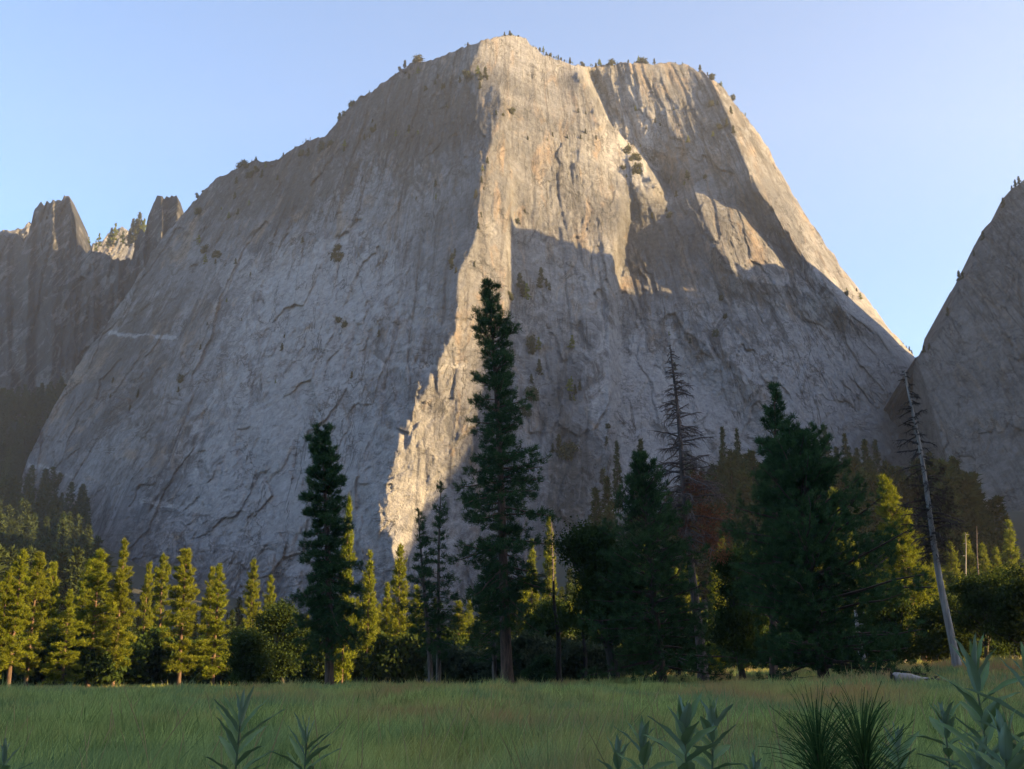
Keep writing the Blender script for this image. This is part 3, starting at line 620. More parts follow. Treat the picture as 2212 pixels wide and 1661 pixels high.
# ------------------------------------------------------------------ conifers that are copied
def proto(key, seed, H, R, mats, **kw):
    PROTO[key] = (conifer(seed=seed, H=H, R=R, **kw), mats, H, R, None)
pp = lambda q: (1 - q) ** .85 * min(1, .72 + q * 1.5) + .05
for k, sd in enumerate((61, 62, 63, 64, 65, 66)):
    proto('sun%d' % k, sd, 20, 2.7, ('bark', 'needle_sunlit'), prof=pp if k % 2 else (lambda q: (1 - q) ** .55 * min(1, .6 + 2 * q) * .95 + .04), cb=.10 + .05 * (k % 3), nbr=130, ntuft=24, nbl=22, bl=.44, bw=.075, tr=.28, droop=.22, e0=-8, e1=48, gap=.2, clump=.6, up=.5)
for k, sd in enumerate((71, 72, 73)):
    proto('mid%d' % k, sd, 24, 2.6, ('bark', 'needle_sunlit'), prof=lambda q: (1 - q) ** .75 * min(1, .7 + q * 2) + .04, cb=.08, nbr=110, ntuft=14, nbl=11, bl=.75, bw=.17, tr=.28, droop=.3, e0=-15, e1=35, gap=.10, clump=.45, up=.35, wood=.8)
for k, sd in enumerate((81, 82, 83)):
    proto('far%d' % k, sd, 32, 3.4, ('bark', 'needle_far'), prof=lambda q: (1 - q) ** .95 * min(1, .8 + q) + .03, cb=.10, nbr=95, ntuft=9, nbl=8, bl=1.3, bw=.42, tr=.35, droop=.3, e0=-22, e1=25, gap=.10, clump=.4, up=.2, wood=.6, nseg=3)
def put(key, px, ptop, D, wpx, label, group, name='pine_tree', cat='pine tree', rz=None, drop=0, H=None):
    data, mats, H0, R0, root = PROTO[key]
    x, y, z, h = spot(px, ptop, D)
    if H: h = H
    h = max(h, 3); sxy = (wpx / 2 * m_per_px(D) / R0) if wpx else h / H0 * random.uniform(.85, 1.15)
    rz = random.uniform(0, 6.28) if rz is None else rz; s = (sxy, sxy, h / H0)
    if root is None:
        root = plant_tree(name, data, mats, (x, y, z), label, cat, group, rz, s); PROTO[key] = (data, mats, H0, R0, root); return root
    r = dup(root, (x, y, z), rz, s, label, group); r.rotation_euler = (random.gauss(0, .012), random.gauss(0, .018), rz); r['category'] = cat; r.name = name; return r
G1 = 'sunlit pines along the left edge of the meadow'
for i, (bx, tx, ty, D, wd, lb) in enumerate([
    (-8, 3, 1235, 153, 60, 'golden lit pine cut by the left edge of the picture'),
    (18, 47, 1190, 154, 79, 'golden lit pine with a leaning trunk, first full tree from the left'),
    (55, 70, 1197, 162, 69, 'golden lit pine close behind the leftmost full tree'),
    (92, 106, 1218, 175, 52, 'paler golden treetop showing third from the left'),
    (133, 143, 1276, 158, 62, 'short golden green pine standing between two taller ones near the left edge'),
    (168, 175, 1212, 177, 48, 'slim golden tipped pine behind the short one near the left edge'),
    (190, 214, 1190, 163, 79, 'tall golden pine just left of the tallest one of the left row'),
    (243, 272, 1170, 165, 72, 'tallest of the sunlit pines in the left row'),
    (300, 301, 1218, 184, 41, 'half shaded golden topped pine right of the tallest of the left row'),
    (340, 345, 1202, 194, 62, 'broad pale golden round topped pine in the middle of the left row'),
    (380, 376, 1240, 202, 34, 'small golden top behind the broad round topped pine of the left row'),
    (386, 411, 1190, 170, 74, 'darker sunlit pine with a bare lower trunk and one low hanging branch'),
    (440, 447, 1228, 195, 38, 'pale narrow golden top between the last two tall pines of the left row'),
    (459, 477, 1222, 173, 69, 'last tall sunlit pine of the left row, with a bright orange trunk'),
    (535, 543, 1211, 216, 41, 'narrow golden column shaped pine standing alone right of the left row'),
    (572, 576, 1245, 223, 36, 'small golden topped pine right of the lone column shaped one')]):
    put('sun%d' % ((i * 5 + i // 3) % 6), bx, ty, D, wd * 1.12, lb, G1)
G2 = 'golden lit pines in the gaps behind the front row'
for i, (px, pt, D, wd, lb) in enumerate([
    (790, 1194, 180, 52, 'golden pine right of the narrow dark pine'), (832, 1262, 190, 40, 'small golden top between two brighter pines left of the thin pair'),
    (858, 1180, 185, 52, 'bright golden pine left of the thin pair'), (895, 1268, 195, 50, 'golden green pine behind the thin pair'),
    (738, 1080, 152, 46, 'yellow lit pine showing through the right side of the narrow dark pine'),
    (1128, 1255, 190, 56, 'golden pine just right of the trunk of the tallest pine'), (1149, 1172, 230, 46, 'hazy golden green pine top right of the tallest pine'),
    (1190, 1118, 215, 40, 'golden tipped thin pine in front of the lit rock foot'), (1232, 1302, 180, 56, 'golden pine between the two burnt poles'),
    (1160, 1362, 165, 30, 'small golden sapling left of the burnt pole'), (1178, 1372, 166, 26, 'smaller golden sapling nearest the burnt pole'),
    (1112, 1310, 200, 50, 'golden pine low behind the tallest trunk'), (1255, 1240, 210, 40, 'golden top above the two burnt poles'),
    (1400, 1180, 200, 50, 'golden pine glowing behind the cone shaped pine'), (1470, 1240, 200, 50, 'golden pine behind the bare snag'),
    (1580, 1165, 220, 44, 'golden top left of the broad dark pine'), (1600, 1230, 200, 60, 'golden pine low at the left side of the broad dark pine'),
    (1820, 1060, 220, 60, 'golden pine showing through the right side of the broad dark pine'), (1860, 1150, 210, 56, 'golden pine under the right side branches of the broad dark pine'),
    (1545, 1390, 140, 36, 'small golden pine right beside the pale snag trunk'),
    (1955, 1180, 230, 60, 'golden pine behind the golden topped conifer'), (2010, 1160, 240, 50, 'golden pine left of the white snag'), (2030, 1200, 235, 56, 'bright golden pine touching the white snag'),
    (2080, 1172, 250, 56, 'golden pine right of the white snag'), (2122, 1155, 270, 52, 'golden pine between the two grey poles'), (2152, 1178, 262, 50, 'golden pine right of the two grey poles'),
    (2182, 1185, 268, 46, 'golden pine second from the right edge'), (2212, 1128, 255, 60, 'golden pine cut by the right edge')]):
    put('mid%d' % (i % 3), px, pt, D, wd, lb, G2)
# infill of the wood: many look-alike conifers
G3 = 'shaded conifers deep in the wood'
LB = 'dark conifer standing in the shaded wood behind the front trees'
rg = random.Random(4)
tops = np.array([(-80,1270),(0,1290),(300,1330),(480,1330),(640,1330),(760,1290),(900,1290),(1100,1290),(1300,1190),(1480,1200),(1560,1170),(1750,1150),(1950,1180),(2060,1240),(2300,1250)], float)
for i in range(150):
    px = -70 + 2360 * (i + rg.random() * .9) / 150; D = rg.uniform(172, 330)
    pt = np.interp(px, tops[:, 0], tops[:, 1]) + rg.uniform(-10, 70)
    put(('mid%d' if rg.random() < .5 else 'far%d') % (i % 3), px, pt, D, rg.uniform(34, 54) * 170 / D * 1.3, LB, G3, name='conifer_tree', cat='conifer tree')
# talus slopes at the foot of the cliffs
G4 = 'hazy conifers on the slope below the cliffs at the right'
for px, pt, D, wd, lb in [(1588, 925, 400, 34, 'tall hazy conifer leftmost of those standing above the slope behind the broad pine'), (1620, 928, 410, 32, 'hazy conifer second on the slope left of the thin crowned pine'),
    (1345, 955, 330, 34, 'hazy thin conifer left above the cone shaped pine'), (1396, 952, 335, 36, 'hazy thin conifer right above the cone shaped pine'),
    (1823, 922, 420, 40, 'hazy spire shaped conifer right of the broad dark pine'), (1869, 940, 425, 42, 'second hazy spire shaped conifer right of the broad dark pine'),
    (1912, 950, 430, 40, 'third hazy conifer right of the broad dark pine'), (1933, 952, 436, 42, 'hazy conifer above the golden topped conifer'),
    (1778, 965, 430, 36, 'hazy conifer touching the right side of the broad pine top'), (1500, 985, 440, 40, 'hazy conifer right behind the bare snag')]:
    best = min(np.arange(330, 760, 5.), key=lambda d: abs(spot(px, pt, d)[3] - 32)); D = float(best); wd = wd * 400 / D * .9
    put('far%d' % (int(px) % 3), px, pt, D, wd, lb, G4, name='conifer_tree', cat='conifer tree')
LB4 = 'hazy dark conifer on the forested slope under the cliffs at the right'
LB5 = 'dark conifer on the shaded slope under the cliff at the left'
def slope(n_, x0, x1, topline, Dr, lb, gr, seed, Hr=(26, 38)):
    rg = random.Random(seed); T = np.array(topline, float); c = 0; tries = 0
    while c < n_ and tries < 8000:
        tries += 1; px = rg.uniform(x0, x1); D = rg.uniform(*Dr); h = rg.uniform(*Hr)
        a, _ = ray(px, 1300.); x = float(a) * D; z = float(ground(np.array(x), np.array(D))) + h
        # picture height of the top
        zc = (z - CAMZ); dy = D * cos(PITCH) + zc * sin(PITCH); yy = CY - F * (-D * sin(PITCH) + zc * cos(PITCH)) / dy
        if yy < np.interp(px, T[:, 0], T[:, 1]) + rg.uniform(0, 40): continue
        k = 'far%d' % rg.randrange(3); data, mats, H0, R0, root = PROTO[k]; s = h / H0; sx = s * rg.uniform(1.0, 1.45)
        r = dup(root, (x, D, z - h), rg.uniform(0, 6.28), (sx, sx, s), lb, gr); r['category'] = 'conifer tree'; r.name = 'conifer_tree'; c += 1
slope(60, 1290, 2330, [(1290,1040),(1330,1000),(1430,1050),(1520,980),(1600,960),(1700,980),(1830,960),(1900,970),(1960,985),(2060,960),(2120,980),(2212,1090),(2330,1090)], (330, 480), LB4, G4, 1)
slope(45, -90, 480, [(-90,840),(0,880),(110,830),(170,800),(185,860),(120,1030),(150,1090),(200,1140),(230,1200),(330,1230),(480,1290)], (330, 900), LB5, 'conifers on the slope at the left', 2)
slope(20, 400, 1300, [(400,1262),(700,1295),(1000,1290),(1300,1180)], (330, 600), 'dark conifer at the foot of the cliff behind the meadow wood', 'conifers at the foot of the cliff', 3, (10, 22))
# the far wood on the slopes, which reads as one mass
def far_wood(n_, seed, n2=520):
    rng = np.random.RandomState(seed); protos = [conifer(seed=200 + i, H=30, R=4.0, prof=lambda q: (1 - q) ** .95 * min(1, .8 + q) + .03, cb=.06, nbr=46, ntuft=6, nbl=6, bl=2.2, bw=.9, tr=.35, droop=.3, e0=-20, e1=25, gap=.08, clump=.35, up=.2, wood=0, nseg=3)[2:] for i in range(3)]
    VV = []; FF = []; TN = []; off = 0; c = 0
    tops = np.array([(-90,850),(0,890),(110,835),(175,800),(190,870),(120,1040),(150,1100),(200,1150),(230,1215),(330,1250),(700,1300),(1290,1160),(1310,1060),(1400,1040),(1430,1060),(1530,1000),(1600,980),(1700,990),(1830,980),(1900,990),(1960,1000),(2060,970),(2120,990),(2212,1100),(2420,1100)], float)
    left = tops[:5]; left2 = tops[5:]
    while c < n_:
        px = rng.uniform(-620, 2520) if c >= n2 else rng.uniform(-330, 215)
        if 330 < px < 1290: continue
        D = rng.uniform(310, (1350 if px > -120 else 900) if px < 190 else (820 if px < 330 else 540)); h = rng.uniform(18, 36); D = rng.uniform(1085, 1330) if c < n2 else D; a, _ = ray(px, 1300.); x = float(a) * D; zg = float(ground(np.array(x), np.array(D))); z = zg + h - CAMZ
        dy = D * cos(PITCH) + z * sin(PITCH); yy = CY - F * (-D * sin(PITCH) + z * cos(PITCH)) / dy
        lim = 745 if c < n2 else 845 + max(0, -px) * .45 if px < 180 else np.interp(px, left2[:, 0], left2[:, 1])
        if yy < lim + rng.uniform(0, 60): c += .004; continue
        V, Fc, tn = protos[rng.randint(3)]; s = h / 30; an = rng.rand() * 6.28; R_ = np.array([[cos(an), -sin(an), 0], [sin(an), cos(an), 0], [0, 0, 1.]])
        VV.append((V * [s * 1.15, s * 1.15, s]) @ R_.T + [x, D, zg]); FF.append(Fc + off); off += len(V); TN.append(np.clip(tn * .6 + rng.uniform(-.1, .5), 0, 1)); c += 1
    o = mesh('forest', np.concatenate(VV), np.concatenate(FF), M['needle_far'], attrs={'tone': np.concatenate(TN)}); tag(o, kind='stuff')
far_wood(1700, 9)
# ------------------------------------------------------------------ shrubs in front of the wood
def shrubs(key, mats, n_, places, label, group, seed, name='willow_shrub', cat='shrub', **kw):
    rg = random.Random(seed); root = []
    for i in range(n_):
        px, D, h, wd = places(rg, i); x, y, z, _ = spot(px, 1400, D); s = wd; L = label(i) if callable(label) else label
        if len(root) < 3:
            root.append(plant_tree(name, bushy(seed=seed + i, H=1.0 * 3, R=1.9, **kw), mats, (x, y, z), L, cat, group, rg.uniform(0, 6), (s, s, h / 3)))
        else: dup(root[i % 3], (x, y, z), rg.uniform(0, 6), (s, s, h / 3), L, group)
shrubs('w', ('bark_grey', 'willow_leaf'), 26, lambda r, i: (960 + 340 * (i + r.random()) / 26, r.uniform(124, 150), r.uniform(2.5, 5.5), r.uniform(.8, 1.5)), 'grey green willow shrub in the thicket behind the tallest pine', 'willow thicket behind the tallest pine', 91, tr=.06, cb=.05, nclump=70, nleaf=90, leaf=.15, cl=.55, lobes=7, nlimb=6)
shrubs('u', ('bark_oak', 'oak_leaf'), 60, lambda r, i: (-40 + 2300 * (i + r.random()) / 60, r.uniform(165, 200), r.uniform(5, 9), r.uniform(1.5, 2.6)), 'dark undergrowth shrub in the shaded wood edge', 'undergrowth along the wood edge', 95, name='shrub', tr=.06, cb=.02, nclump=70, nleaf=80, leaf=.20, cl=.6, lobes=7, nlimb=4)
shrubs('r', ('bark_oak', 'needle_dark'), 1, lambda r, i: (1170, 119, 3.0, .95), 'small rounded dark shrub left of the black burnt pole', None, 97, name='shrub', tr=.05, cb=.02, nclump=90, nleaf=110, leaf=.11, cl=.5, lobes=6, nlimb=3)
# ------------------------------------------------------------------ shrubs and small trees on the rock
rg = random.Random(12); n_pl = 0
M['ledge'] = leaf_mat('ledge_leaves', (.045, .055, .028), (.10, .10, .045), .25, .5)
PROTO['rk0'] = (conifer(seed=101, H=10, R=2.2, prof=cone, cb=.05, nbr=40, ntuft=8, nbl=8, bl=1.0, bw=.4, tr=.2, wood=.8, nseg=3, droop=.1, e0=5, e1=45, clump=.6), ('bark', 'ledge'), 10, 2.2, None)
PROTO['rk1'] = (bushy(seed=102, H=5, R=2.8, tr=.15, cb=.02, nclump=26, nleaf=40, leaf=.34, cl=1.0, nlimb=3, flat=.6), ('bark', 'ledge'), 5, 2.8, None)
PROTO['rk2'] = (conifer(seed=103, H=12, R=2.6, prof=cone, cb=.12, nbr=40, ntuft=8, nbl=8, bl=1.0, bw=.4, tr=.22, wood=.8, nseg=3, e1=30, gap=.25, clump=.7), ('bark', 'needle_sunlit'), 12, 2.6, None)
def cling(key, P, h, label, group, name, cat, wd=1.0):
    data, mats, H0, R0, root = PROTO[key]; s = h / H0; loc = (P[0], P[1] + .3, P[2] - .06 * h); sx = s * wd
    if root is None:
        root = plant_tree(name, data, mats, loc, label, cat, group, rg.uniform(0, 6), (sx, sx, s)); PROTO[key] = (data, mats, H0, R0, root)
    else:
        r = dup(root, loc, rg.uniform(0, 6), (sx, sx, s), label, group); r['category'] = cat; r.name = name
LS = 'small dark tree or bush clinging to a ledge of the granite dome'
for cx, cy, rx, ry, k, h in [(1030,168,26,16,9,11),(960,180,60,25,8,9),(880,160,40,16,5,8),(700,330,60,22,9,9),(560,370,60,22,8,10),(500,460,60,60,7,10),(430,560,40,40,5,10),(1100,250,40,60,3,7),(850,290,70,10,5,7),(800,300,40,30,4,7),
    (1045,380,14,60,4,7),(1035,480,10,70,4,7),(980,560,14,40,4,8),(1130,480,30,30,3,6),(1365,330,18,50,5,8),(1370,370,22,18,7,10),(1450,250,90,70,8,8),(1560,280,60,50,6,8),(1500,395,60,18,6,9),(1440,440,20,80,5,8),(1700,380,30,60,3,7),
    (1130,640,30,18,5,13),(1175,620,22,14,4,12),(1150,770,20,30,4,11),(1235,840,18,60,7,11),(1215,985,24,20,6,12),(1140,860,20,60,4,9),(1460,760,60,50,4,8),(720,560,18,40,4,9),(740,690,30,30,3,8),(290,900,120,90,4,9),(1850,640,30,15,5,9),
    (1300,1000,14,80,5,9),(1560,700,60,60,3,7),(1250,260,60,50,3,6),(660,700,260,260,10,6),(400,800,160,250,7,7),(940,420,60,160,5,6),(1240,300,90,10,6,6)]:
    for j in range(k):
        px = cx + rg.gauss(0, .5) * rx; py = cy + rg.gauss(0, .5) * ry
        if py < np.interp(px, SIL[:, 0], SIL[:, 1]) + 5: continue
        P = surf(np.array(px), np.array(py)); hh = h * rg.uniform(.4, 1.15)
        cling(rg.choice(['rk1', 'rk0', 'rk0']) if rg.random() < .8 else 'rk2', P, hh, LS, 'bushes and small trees clinging to the granite dome', 'ledge_tree', 'small tree')
LK = 'tiny tree or bush standing on the skyline of the granite dome'
for px in [505, 515, 545, 552, 605, 652, 668, 738, 742, 765, 800, 870, 892, 1003, 1010, 1100, 1108, 1118, 1150, 1158, 1190, 1197, 1206, 1214, 1222, 1232, 1240, 1262, 1280, 1286, 1292, 1300, 1312, 1325, 1352, 1375, 1400, 1425, 1462, 1470, 1520, 1530, 1560, 1578, 1608, 1640, 437, 1948, 1956, 1963, 1970]:
    for q in range(rg.choice([1, 2, 3])):
        p2 = px + rg.gauss(0, 7); P = surf(np.array(p2), np.array(np.interp(p2, SIL[:, 0], SIL[:, 1]) + 1.5)); P = P + np.array([0, -.5, -.6])
        cling(rg.choice(['rk0', 'rk2', 'rk0', 'rk1']), P, rg.choice([2.5, 3, 4, 5, 6, 9]) * rg.uniform(.7, 1.1), LK, 'pines on the skyline of the dome', 'skyline_tree', 'small tree', rg.uniform(.8, 1.4))
for px, py, h in [(205, 530, 16), (190, 522, 16), (212, 520, 20), (180, 522, 12), (238, 515, 24), (246, 512, 28), (232, 520, 18), (263, 515, 20), (284, 505, 30), (291, 512, 34), (297, 505, 38), (303, 520, 36), (308, 505, 30), (278, 515, 22), (300, 540, 26)]:
    b = at(px, py + 16, 1560); cling(rg.choice(['rk2', 'rk0']), np.array(b), h * 1.25, 'thin pine on the crags between the two dark spires', 'pines between the dark spires', 'skyline_tree', 'small tree', .7)
for px, py in [(2198, 398), (2206, 392), (2190, 404), (2172, 440), (2128, 512), (2084, 598), (2076, 600), (2108, 545), (2012, 752), (2000, 756), (2052, 676)]:
    y = hill_y(np.array(float(px)), np.array(float(py) + 4)); a, b = ray(px, py + 4.); cling('rk0', np.array([a * y, y + 3, CAMZ + b * y]), rg.uniform(4, 9), 'tiny tree on the edge of the rock flank at the right', 'trees on the edge of the right hand flank', 'skyline_tree', 'small tree')
# ------------------------------------------------------------------ meadow grass: nobody could count it
def grass_mat():
    m = NT('meadow_grass'); g = m.n('ShaderNodeNewGeometry').outputs['Position']; tone = m.n('ShaderNodeAttribute', attribute_name='tone').outputs['Fac']
    v = m.n('ShaderNodeVectorMath', {0: g, 1: (1., .45, 0)}, operation='MULTIPLY').outputs[0]
    tone = m.math('ADD', m.math('MULTIPLY', tone, .75), m.math('MULTIPLY', m.ramp(m.noise(g, .9, 3, .6), [(.40, 0.), (.60, 1.)]), .45))
    c = m.mix(tone, (.06, .125, .030), (.50, .58, .19))
    c = m.mix(m.ramp(m.noise(v, .16, 5, .6), [(.47, 0.), (.58, .7)]), c, (.15, .25, .13))
    c = m.mix(m.ramp(m.noise(v, .11, 5, .65, .5), [(.49, 0.), (.58, .7)]), c, (.46, .38, .13))
    sx = m.n('ShaderNodeSeparateXYZ', {0: g}).outputs[0]; rgt = m.ramp(m.math('DIVIDE', m.math('ADD', sx, 20.0), 50.0), [(0., 0.), (1., 1.)])
    red = m.math('MULTIPLY', m.ramp(m.math('ADD', m.noise(v, .13, 6, .7, .8), m.math('MULTIPLY', rgt, .06)), [(.52, 0.), (.64, .9)]), m.ramp(tone, [(.3, .3), (.7, 1.)]))
    c = m.mix(red, c, (.48, .27, .13))
    d = m.n('ShaderNodeBsdfDiffuse', {'Color': c}); t = m.n('ShaderNodeBsdfTranslucent', {'Color': c})
    x = m.n('ShaderNodeMixShader', {0: .3, 1: d.outputs[0], 2: t.outputs[0]}); return m.end(x.outputs[0])
M['grass'] = grass_mat()
rng = np.random.RandomState(77)
N = 900000
D_ = np.exp(rng.uniform(math.log(7), math.log(185), N)); X_ = D_ * rng.uniform(-.60, .60, N)
# tufts: pull part of the blades together
cx_ = np.round(X_ / (.35 + D_ * .004)) * (.35 + D_ * .004) + .2 * np.sin(D_ * 7.7); pull = rng.rand(N) * .55; X_ = X_ + (cx_ - X_) * pull
patch = fbm(X_ / 6, D_ / 14, 1, 4); Hh = (.30 + .55 * patch) * rng.uniform(.55, 1.2, N); tall = rng.rand(N) < .05; Hh[tall] *= 1.45; Hh *= 1 + .5 * np.clip((vn(X_ / 2.2, D_ / 5, 6) - .62) * 5, 0, 1) * (D_ > 45); tn0 = vn(X_ / .5, D_ / .8, 7); Hh *= np.clip(.52 + D_ / 75, .5, 1.0); Hh *= 1 + .35 * (vn(X_ / 1.3, D_ / 2.5, 4) - .5) * 2
Z_ = ground(X_, D_)
lean = rng.normal(size=(N, 2)) * .28 + np.array([.10, .02]) + .25 * np.stack([fbm(X_ / 3, D_ / 3, 5, 2) - .5, fbm(X_ / 3, D_ / 3, 8, 2) - .5], -1)
Wd = .0045 + .00036 * D_
an = rng.rand(N) * pi; sx_, sy_ = np.cos(an) * Wd, np.sin(an) * Wd * .4
B0 = np.stack([X_ - sx_, D_ - sy_, Z_ - .02], -1); B1 = np.stack([X_ + sx_, D_ + sy_, Z_ - .02], -1)
mx, my, mz = X_ + lean[:, 0] * Hh * .35, D_ + lean[:, 1] * Hh * .35, Z_ + Hh * .55
M0 = np.stack([mx - sx_ * .7, my - sy_ * .7, mz], -1); M1 = np.stack([mx + sx_ * .7, my + sy_ * .7, mz], -1)
TT_ = np.stack([X_ + lean[:, 0] * Hh, D_ + lean[:, 1] * Hh, Z_ + Hh * .98], -1)
V = np.stack([B0, B1, M1, M0, TT_], 1).reshape(-1, 3); i5 = np.arange(N)[:, None] * 5
tn = np.clip(rng.normal(.1, .2, N) + tn0 * .8, 0, 1)
o = mesh('meadow_grass', V, [i5 + np.array([[0, 1, 2, 3]]), i5 + np.array([[3, 2, 4]])], M['grass'], attrs={'tone': np.repeat(tn, 5)}); tag(o, kind='stuff')
# tall dry stems near the viewer
M['straw'] = leaf_mat('straw', (.26, .24, .11), (.50, .38, .2), .3, 0)
rng = np.random.RandomState(5); W = Wood()
for i in range(240):
    D = rng.uniform(5, 30) if i > 14 else rng.uniform(4, 8); x = D * rng.uniform(-.5, .52); z = float(ground(np.array(x), np.array(D))); h = rng.uniform(.75, 1.15) if D > 9 else rng.uniform(1.1, 1.4)
    s_ = np.linspace(0, 1, 7); lx = rng.normal() * .22; P = np.column_stack([x + lx * h * s_ ** 1.7, D + rng.normal() * .1 * s_ ** 2, z + h * s_])
    r0 = .0016 + .0002 * D; R_ = r0 * (1.1 - .5 * s_); R_[-2:] *= 2.2; R_[-1] = r0 * .4; W.tube(P, R_, 3)
v, f = W.data(); o = mesh('dry_grass_stems', v, f, M['straw'], attrs={'tone': rng.rand(len(v))}); tag(o, kind='stuff')
# ------------------------------------------------------------------ milkweed in the foreground
def milk_mat():
    m = NT('milkweed_leaf'); mid = m.n('ShaderNodeAttribute', attribute_name='tone').outputs['Fac']; g = m.n('ShaderNodeTexCoord').outputs['Object']
    back = m.n('ShaderNodeNewGeometry').outputs['Backfacing']
    c = m.mix(m.noise(g, 9., 4), (.125, .20, .075), (.21, .30, .125)); c = m.mix(back, c, (.24, .32, .25)); c = m.mix(m.ramp(mid, [(.0, .65), (.16, 0.)]), c, (.19, .25, .17))
    c = m.mix(m.ramp(mid, [(.90, 0.), (1., .5)]), c, (.20, .25, .18))
    b = m.n('ShaderNodeBsdfPrincipled', {'Base Color': c, 'Roughness': .75, 'Specular IOR Level': .2}); t = m.n('ShaderNodeBsdfTranslucent', {'Color': (.07, .12, .03, 1)})
    x = m.n('ShaderNodeMixShader', {0: .22, 1: b.outputs[0], 2: t.outputs[0]}); return m.end(x.outputs[0])
M['milkweed'] = milk_mat()
M['milk_stem'] = bark_mat('milkweed_stem', (.12, .16, .09), (.17, .21, .13), (.08, .11, .06), 4.)
def milkweed(px, py, D, label, seed, leaf=.16, wid=.042, n_=26, sp=.032, lean=.04, openk=1.0, az0=None):
    rng = np.random.RandomState(seed); T = at(px, py, D); x0 = T[0] - lean * .4; z0 = float(ground(np.array(x0), np.array(D))); h = T[2] - z0 - leaf * .55
    r = empty('milkweed', (x0, D, z0)); tag(r, label, 'milkweed plant', 'milkweed plants in the foreground')
    s_ = np.linspace(0, 1, 12); P = np.column_stack([lean * s_ ** 2 * h, .03 * np.sin(s_ * 3), s_ * h]); P[0, 2] = -.05
    W = Wood(); W.tube(P, .0075 - .0045 * s_, 8); mesh('stem', *W.data(), M['milk_stem'], r, smooth=True)
    VV = []; FF = []; TN = []; off = 0; az = rng.rand() * 6.28 if az0 is None else az0
    zz = h
    for i in range(n_):
        t = (zz) / h; base = np.array([np.interp(t, s_, P[:, j]) for j in range(3)])
        for sgn in (0, pi):
            a = az + sgn + rng.normal() * .16; L = leaf * (.62 + .38 * min(1, i / 4)) * rng.uniform(.82, 1.15); wd = 1.12 * wid * rng.uniform(.85, 1.15) * (.55 + .45 * min(1, i / 4))
            e0 = radians(max(38 * openk, 80 - i * 9 + rng.normal() * 7)); bend = radians(rng.uniform(5, 32) * min(1, .3 + i / 7)) * (2.6 - 1.6 * openk)
            nu, nv = 12, 5; u = np.linspace(0, 1, nu); el = e0 - bend * u
            du = L / (nu - 1); rr_ = np.concatenate([[0], np.cumsum(np.cos(el[:-1]) * du)]); hz = np.concatenate([[0], np.cumsum(np.sin(el[:-1]) * du)])
            hh = np.array([cos(a), sin(a), 0]); sd = np.array([-sin(a), cos(a), 0]); nrm = -np.sin(el)[:, None] * hh + np.cos(el)[:, None] * np.array([0, 0, 1.])
            wv = wd * (np.sin(np.clip(u, 0, 1) ** .72 * pi) ** .8 * .5 + .015) ; vv = np.linspace(-1, 1, nv)
            tw = rng.normal() * .35 * u; fold = .42
            C_ = base + rr_[:, None] * hh + hz[:, None] * np.array([0, 0, 1.])
            side = np.cos(tw)[:, None] * sd + np.sin(tw)[:, None] * nrm; up_ = np.cos(tw)[:, None] * nrm - np.sin(tw)[:, None] * sd
            G_ = C_[:, None] + side[:, None] * (vv[None, :, None] * wv[:, None, None]) + up_[:, None] * (np.abs(vv)[None, :, None] ** 1.3 * wv[:, None, None] * fold + (.0022 * np.sin(u * 17 + i))[:, None, None] * vv[None, :, None] ** 2)
            VV.append(G_.reshape(-1, 3)); FF.append(gridfaces(nu, nv) + off); off += nu * nv; TN.append(np.repeat(np.abs(vv)[None], nu, 0).ravel())
        az += pi / 2 + rng.normal() * .22; zz -= sp * (.35 + .65 * min(1, i / 5)) * rng.uniform(.8, 1.2)
        if zz < .1: break
    mesh('foliage', np.concatenate(VV), np.concatenate(FF), M['milkweed'], r, smooth=True, attrs={'tone': np.concatenate(TN)})
for k, a in enumerate([(506, 1490, 4.0, 'tall grey green milkweed alone at the lower left, in front of the last sunlit pine', 1, .19, .027, 30, .036, .03),
    (655, 1543, 4.3, 'smaller milkweed right of the tall one at the lower left', 2, .18, .025, 26, .036, .02),
    (1488, 1503, 3.5, 'broad leaved milkweed at the bottom left of the pine saplings', 3, .165, .042, 22, .036, -.02),
    (1522, 1512, 3.9, 'milkweed close behind the broad leaved one', 4, .15, .036, 24, .036, .03),
    (1400, 1556, 4.1, 'low milkweed left of the broad leaved one', 5, .15, .034, 24, .036, -.03),
    (1345, 1590, 4.6, 'lowest milkweed, leftmost of the middle cluster', 6, .14, .030, 20, .036, -.03),
    (1628, 1625, 3.8, 'milkweed tip barely showing above the bottom edge between the broad leaved one and the saplings', 7, .13, .030, 16, .036, .0),
    (1935, 1562, 4.9, 'narrow leaved milkweed directly behind the right pine sapling', 8, .17, .030, 24, .040, .0),
    (2052, 1512, 4.2, 'milkweed just left of the tallest one at the lower right', 9, .15, .034, 26, .036, -.03),
    (2128, 1378, 3.7, 'tallest milkweed at the lower right, reaching above the meadow edge', 10, .20, .032, 34, .042, -.04),
    (2206, 1402, 3.5, 'milkweed cut by the right edge of the picture', 11, .20, .034, 34, .042, .03),
    (2165, 1545, 3.0, 'milkweed low in front of the tallest one at the lower right', 12, .16, .040, 24, .038, .0),
    (2108, 1590, 3.4, 'short milkweed at the bottom edge left of the lower right corner', 14, .15, .036, 20, .036, .0),
    (12, 1600, 5.2, 'faint milkweed tip at the left edge of the bottom', 13, .13, .028, 14, .036, .0)]):
    px, py, D, lb, sd, lf, wd, n_, sp_q, ln_ = a; milkweed(px, py, D, lb, sd, lf, wd, n_, sp_q, ln_, openk=1.0 if k in (0, 1, 7, 9, 10) else .75)
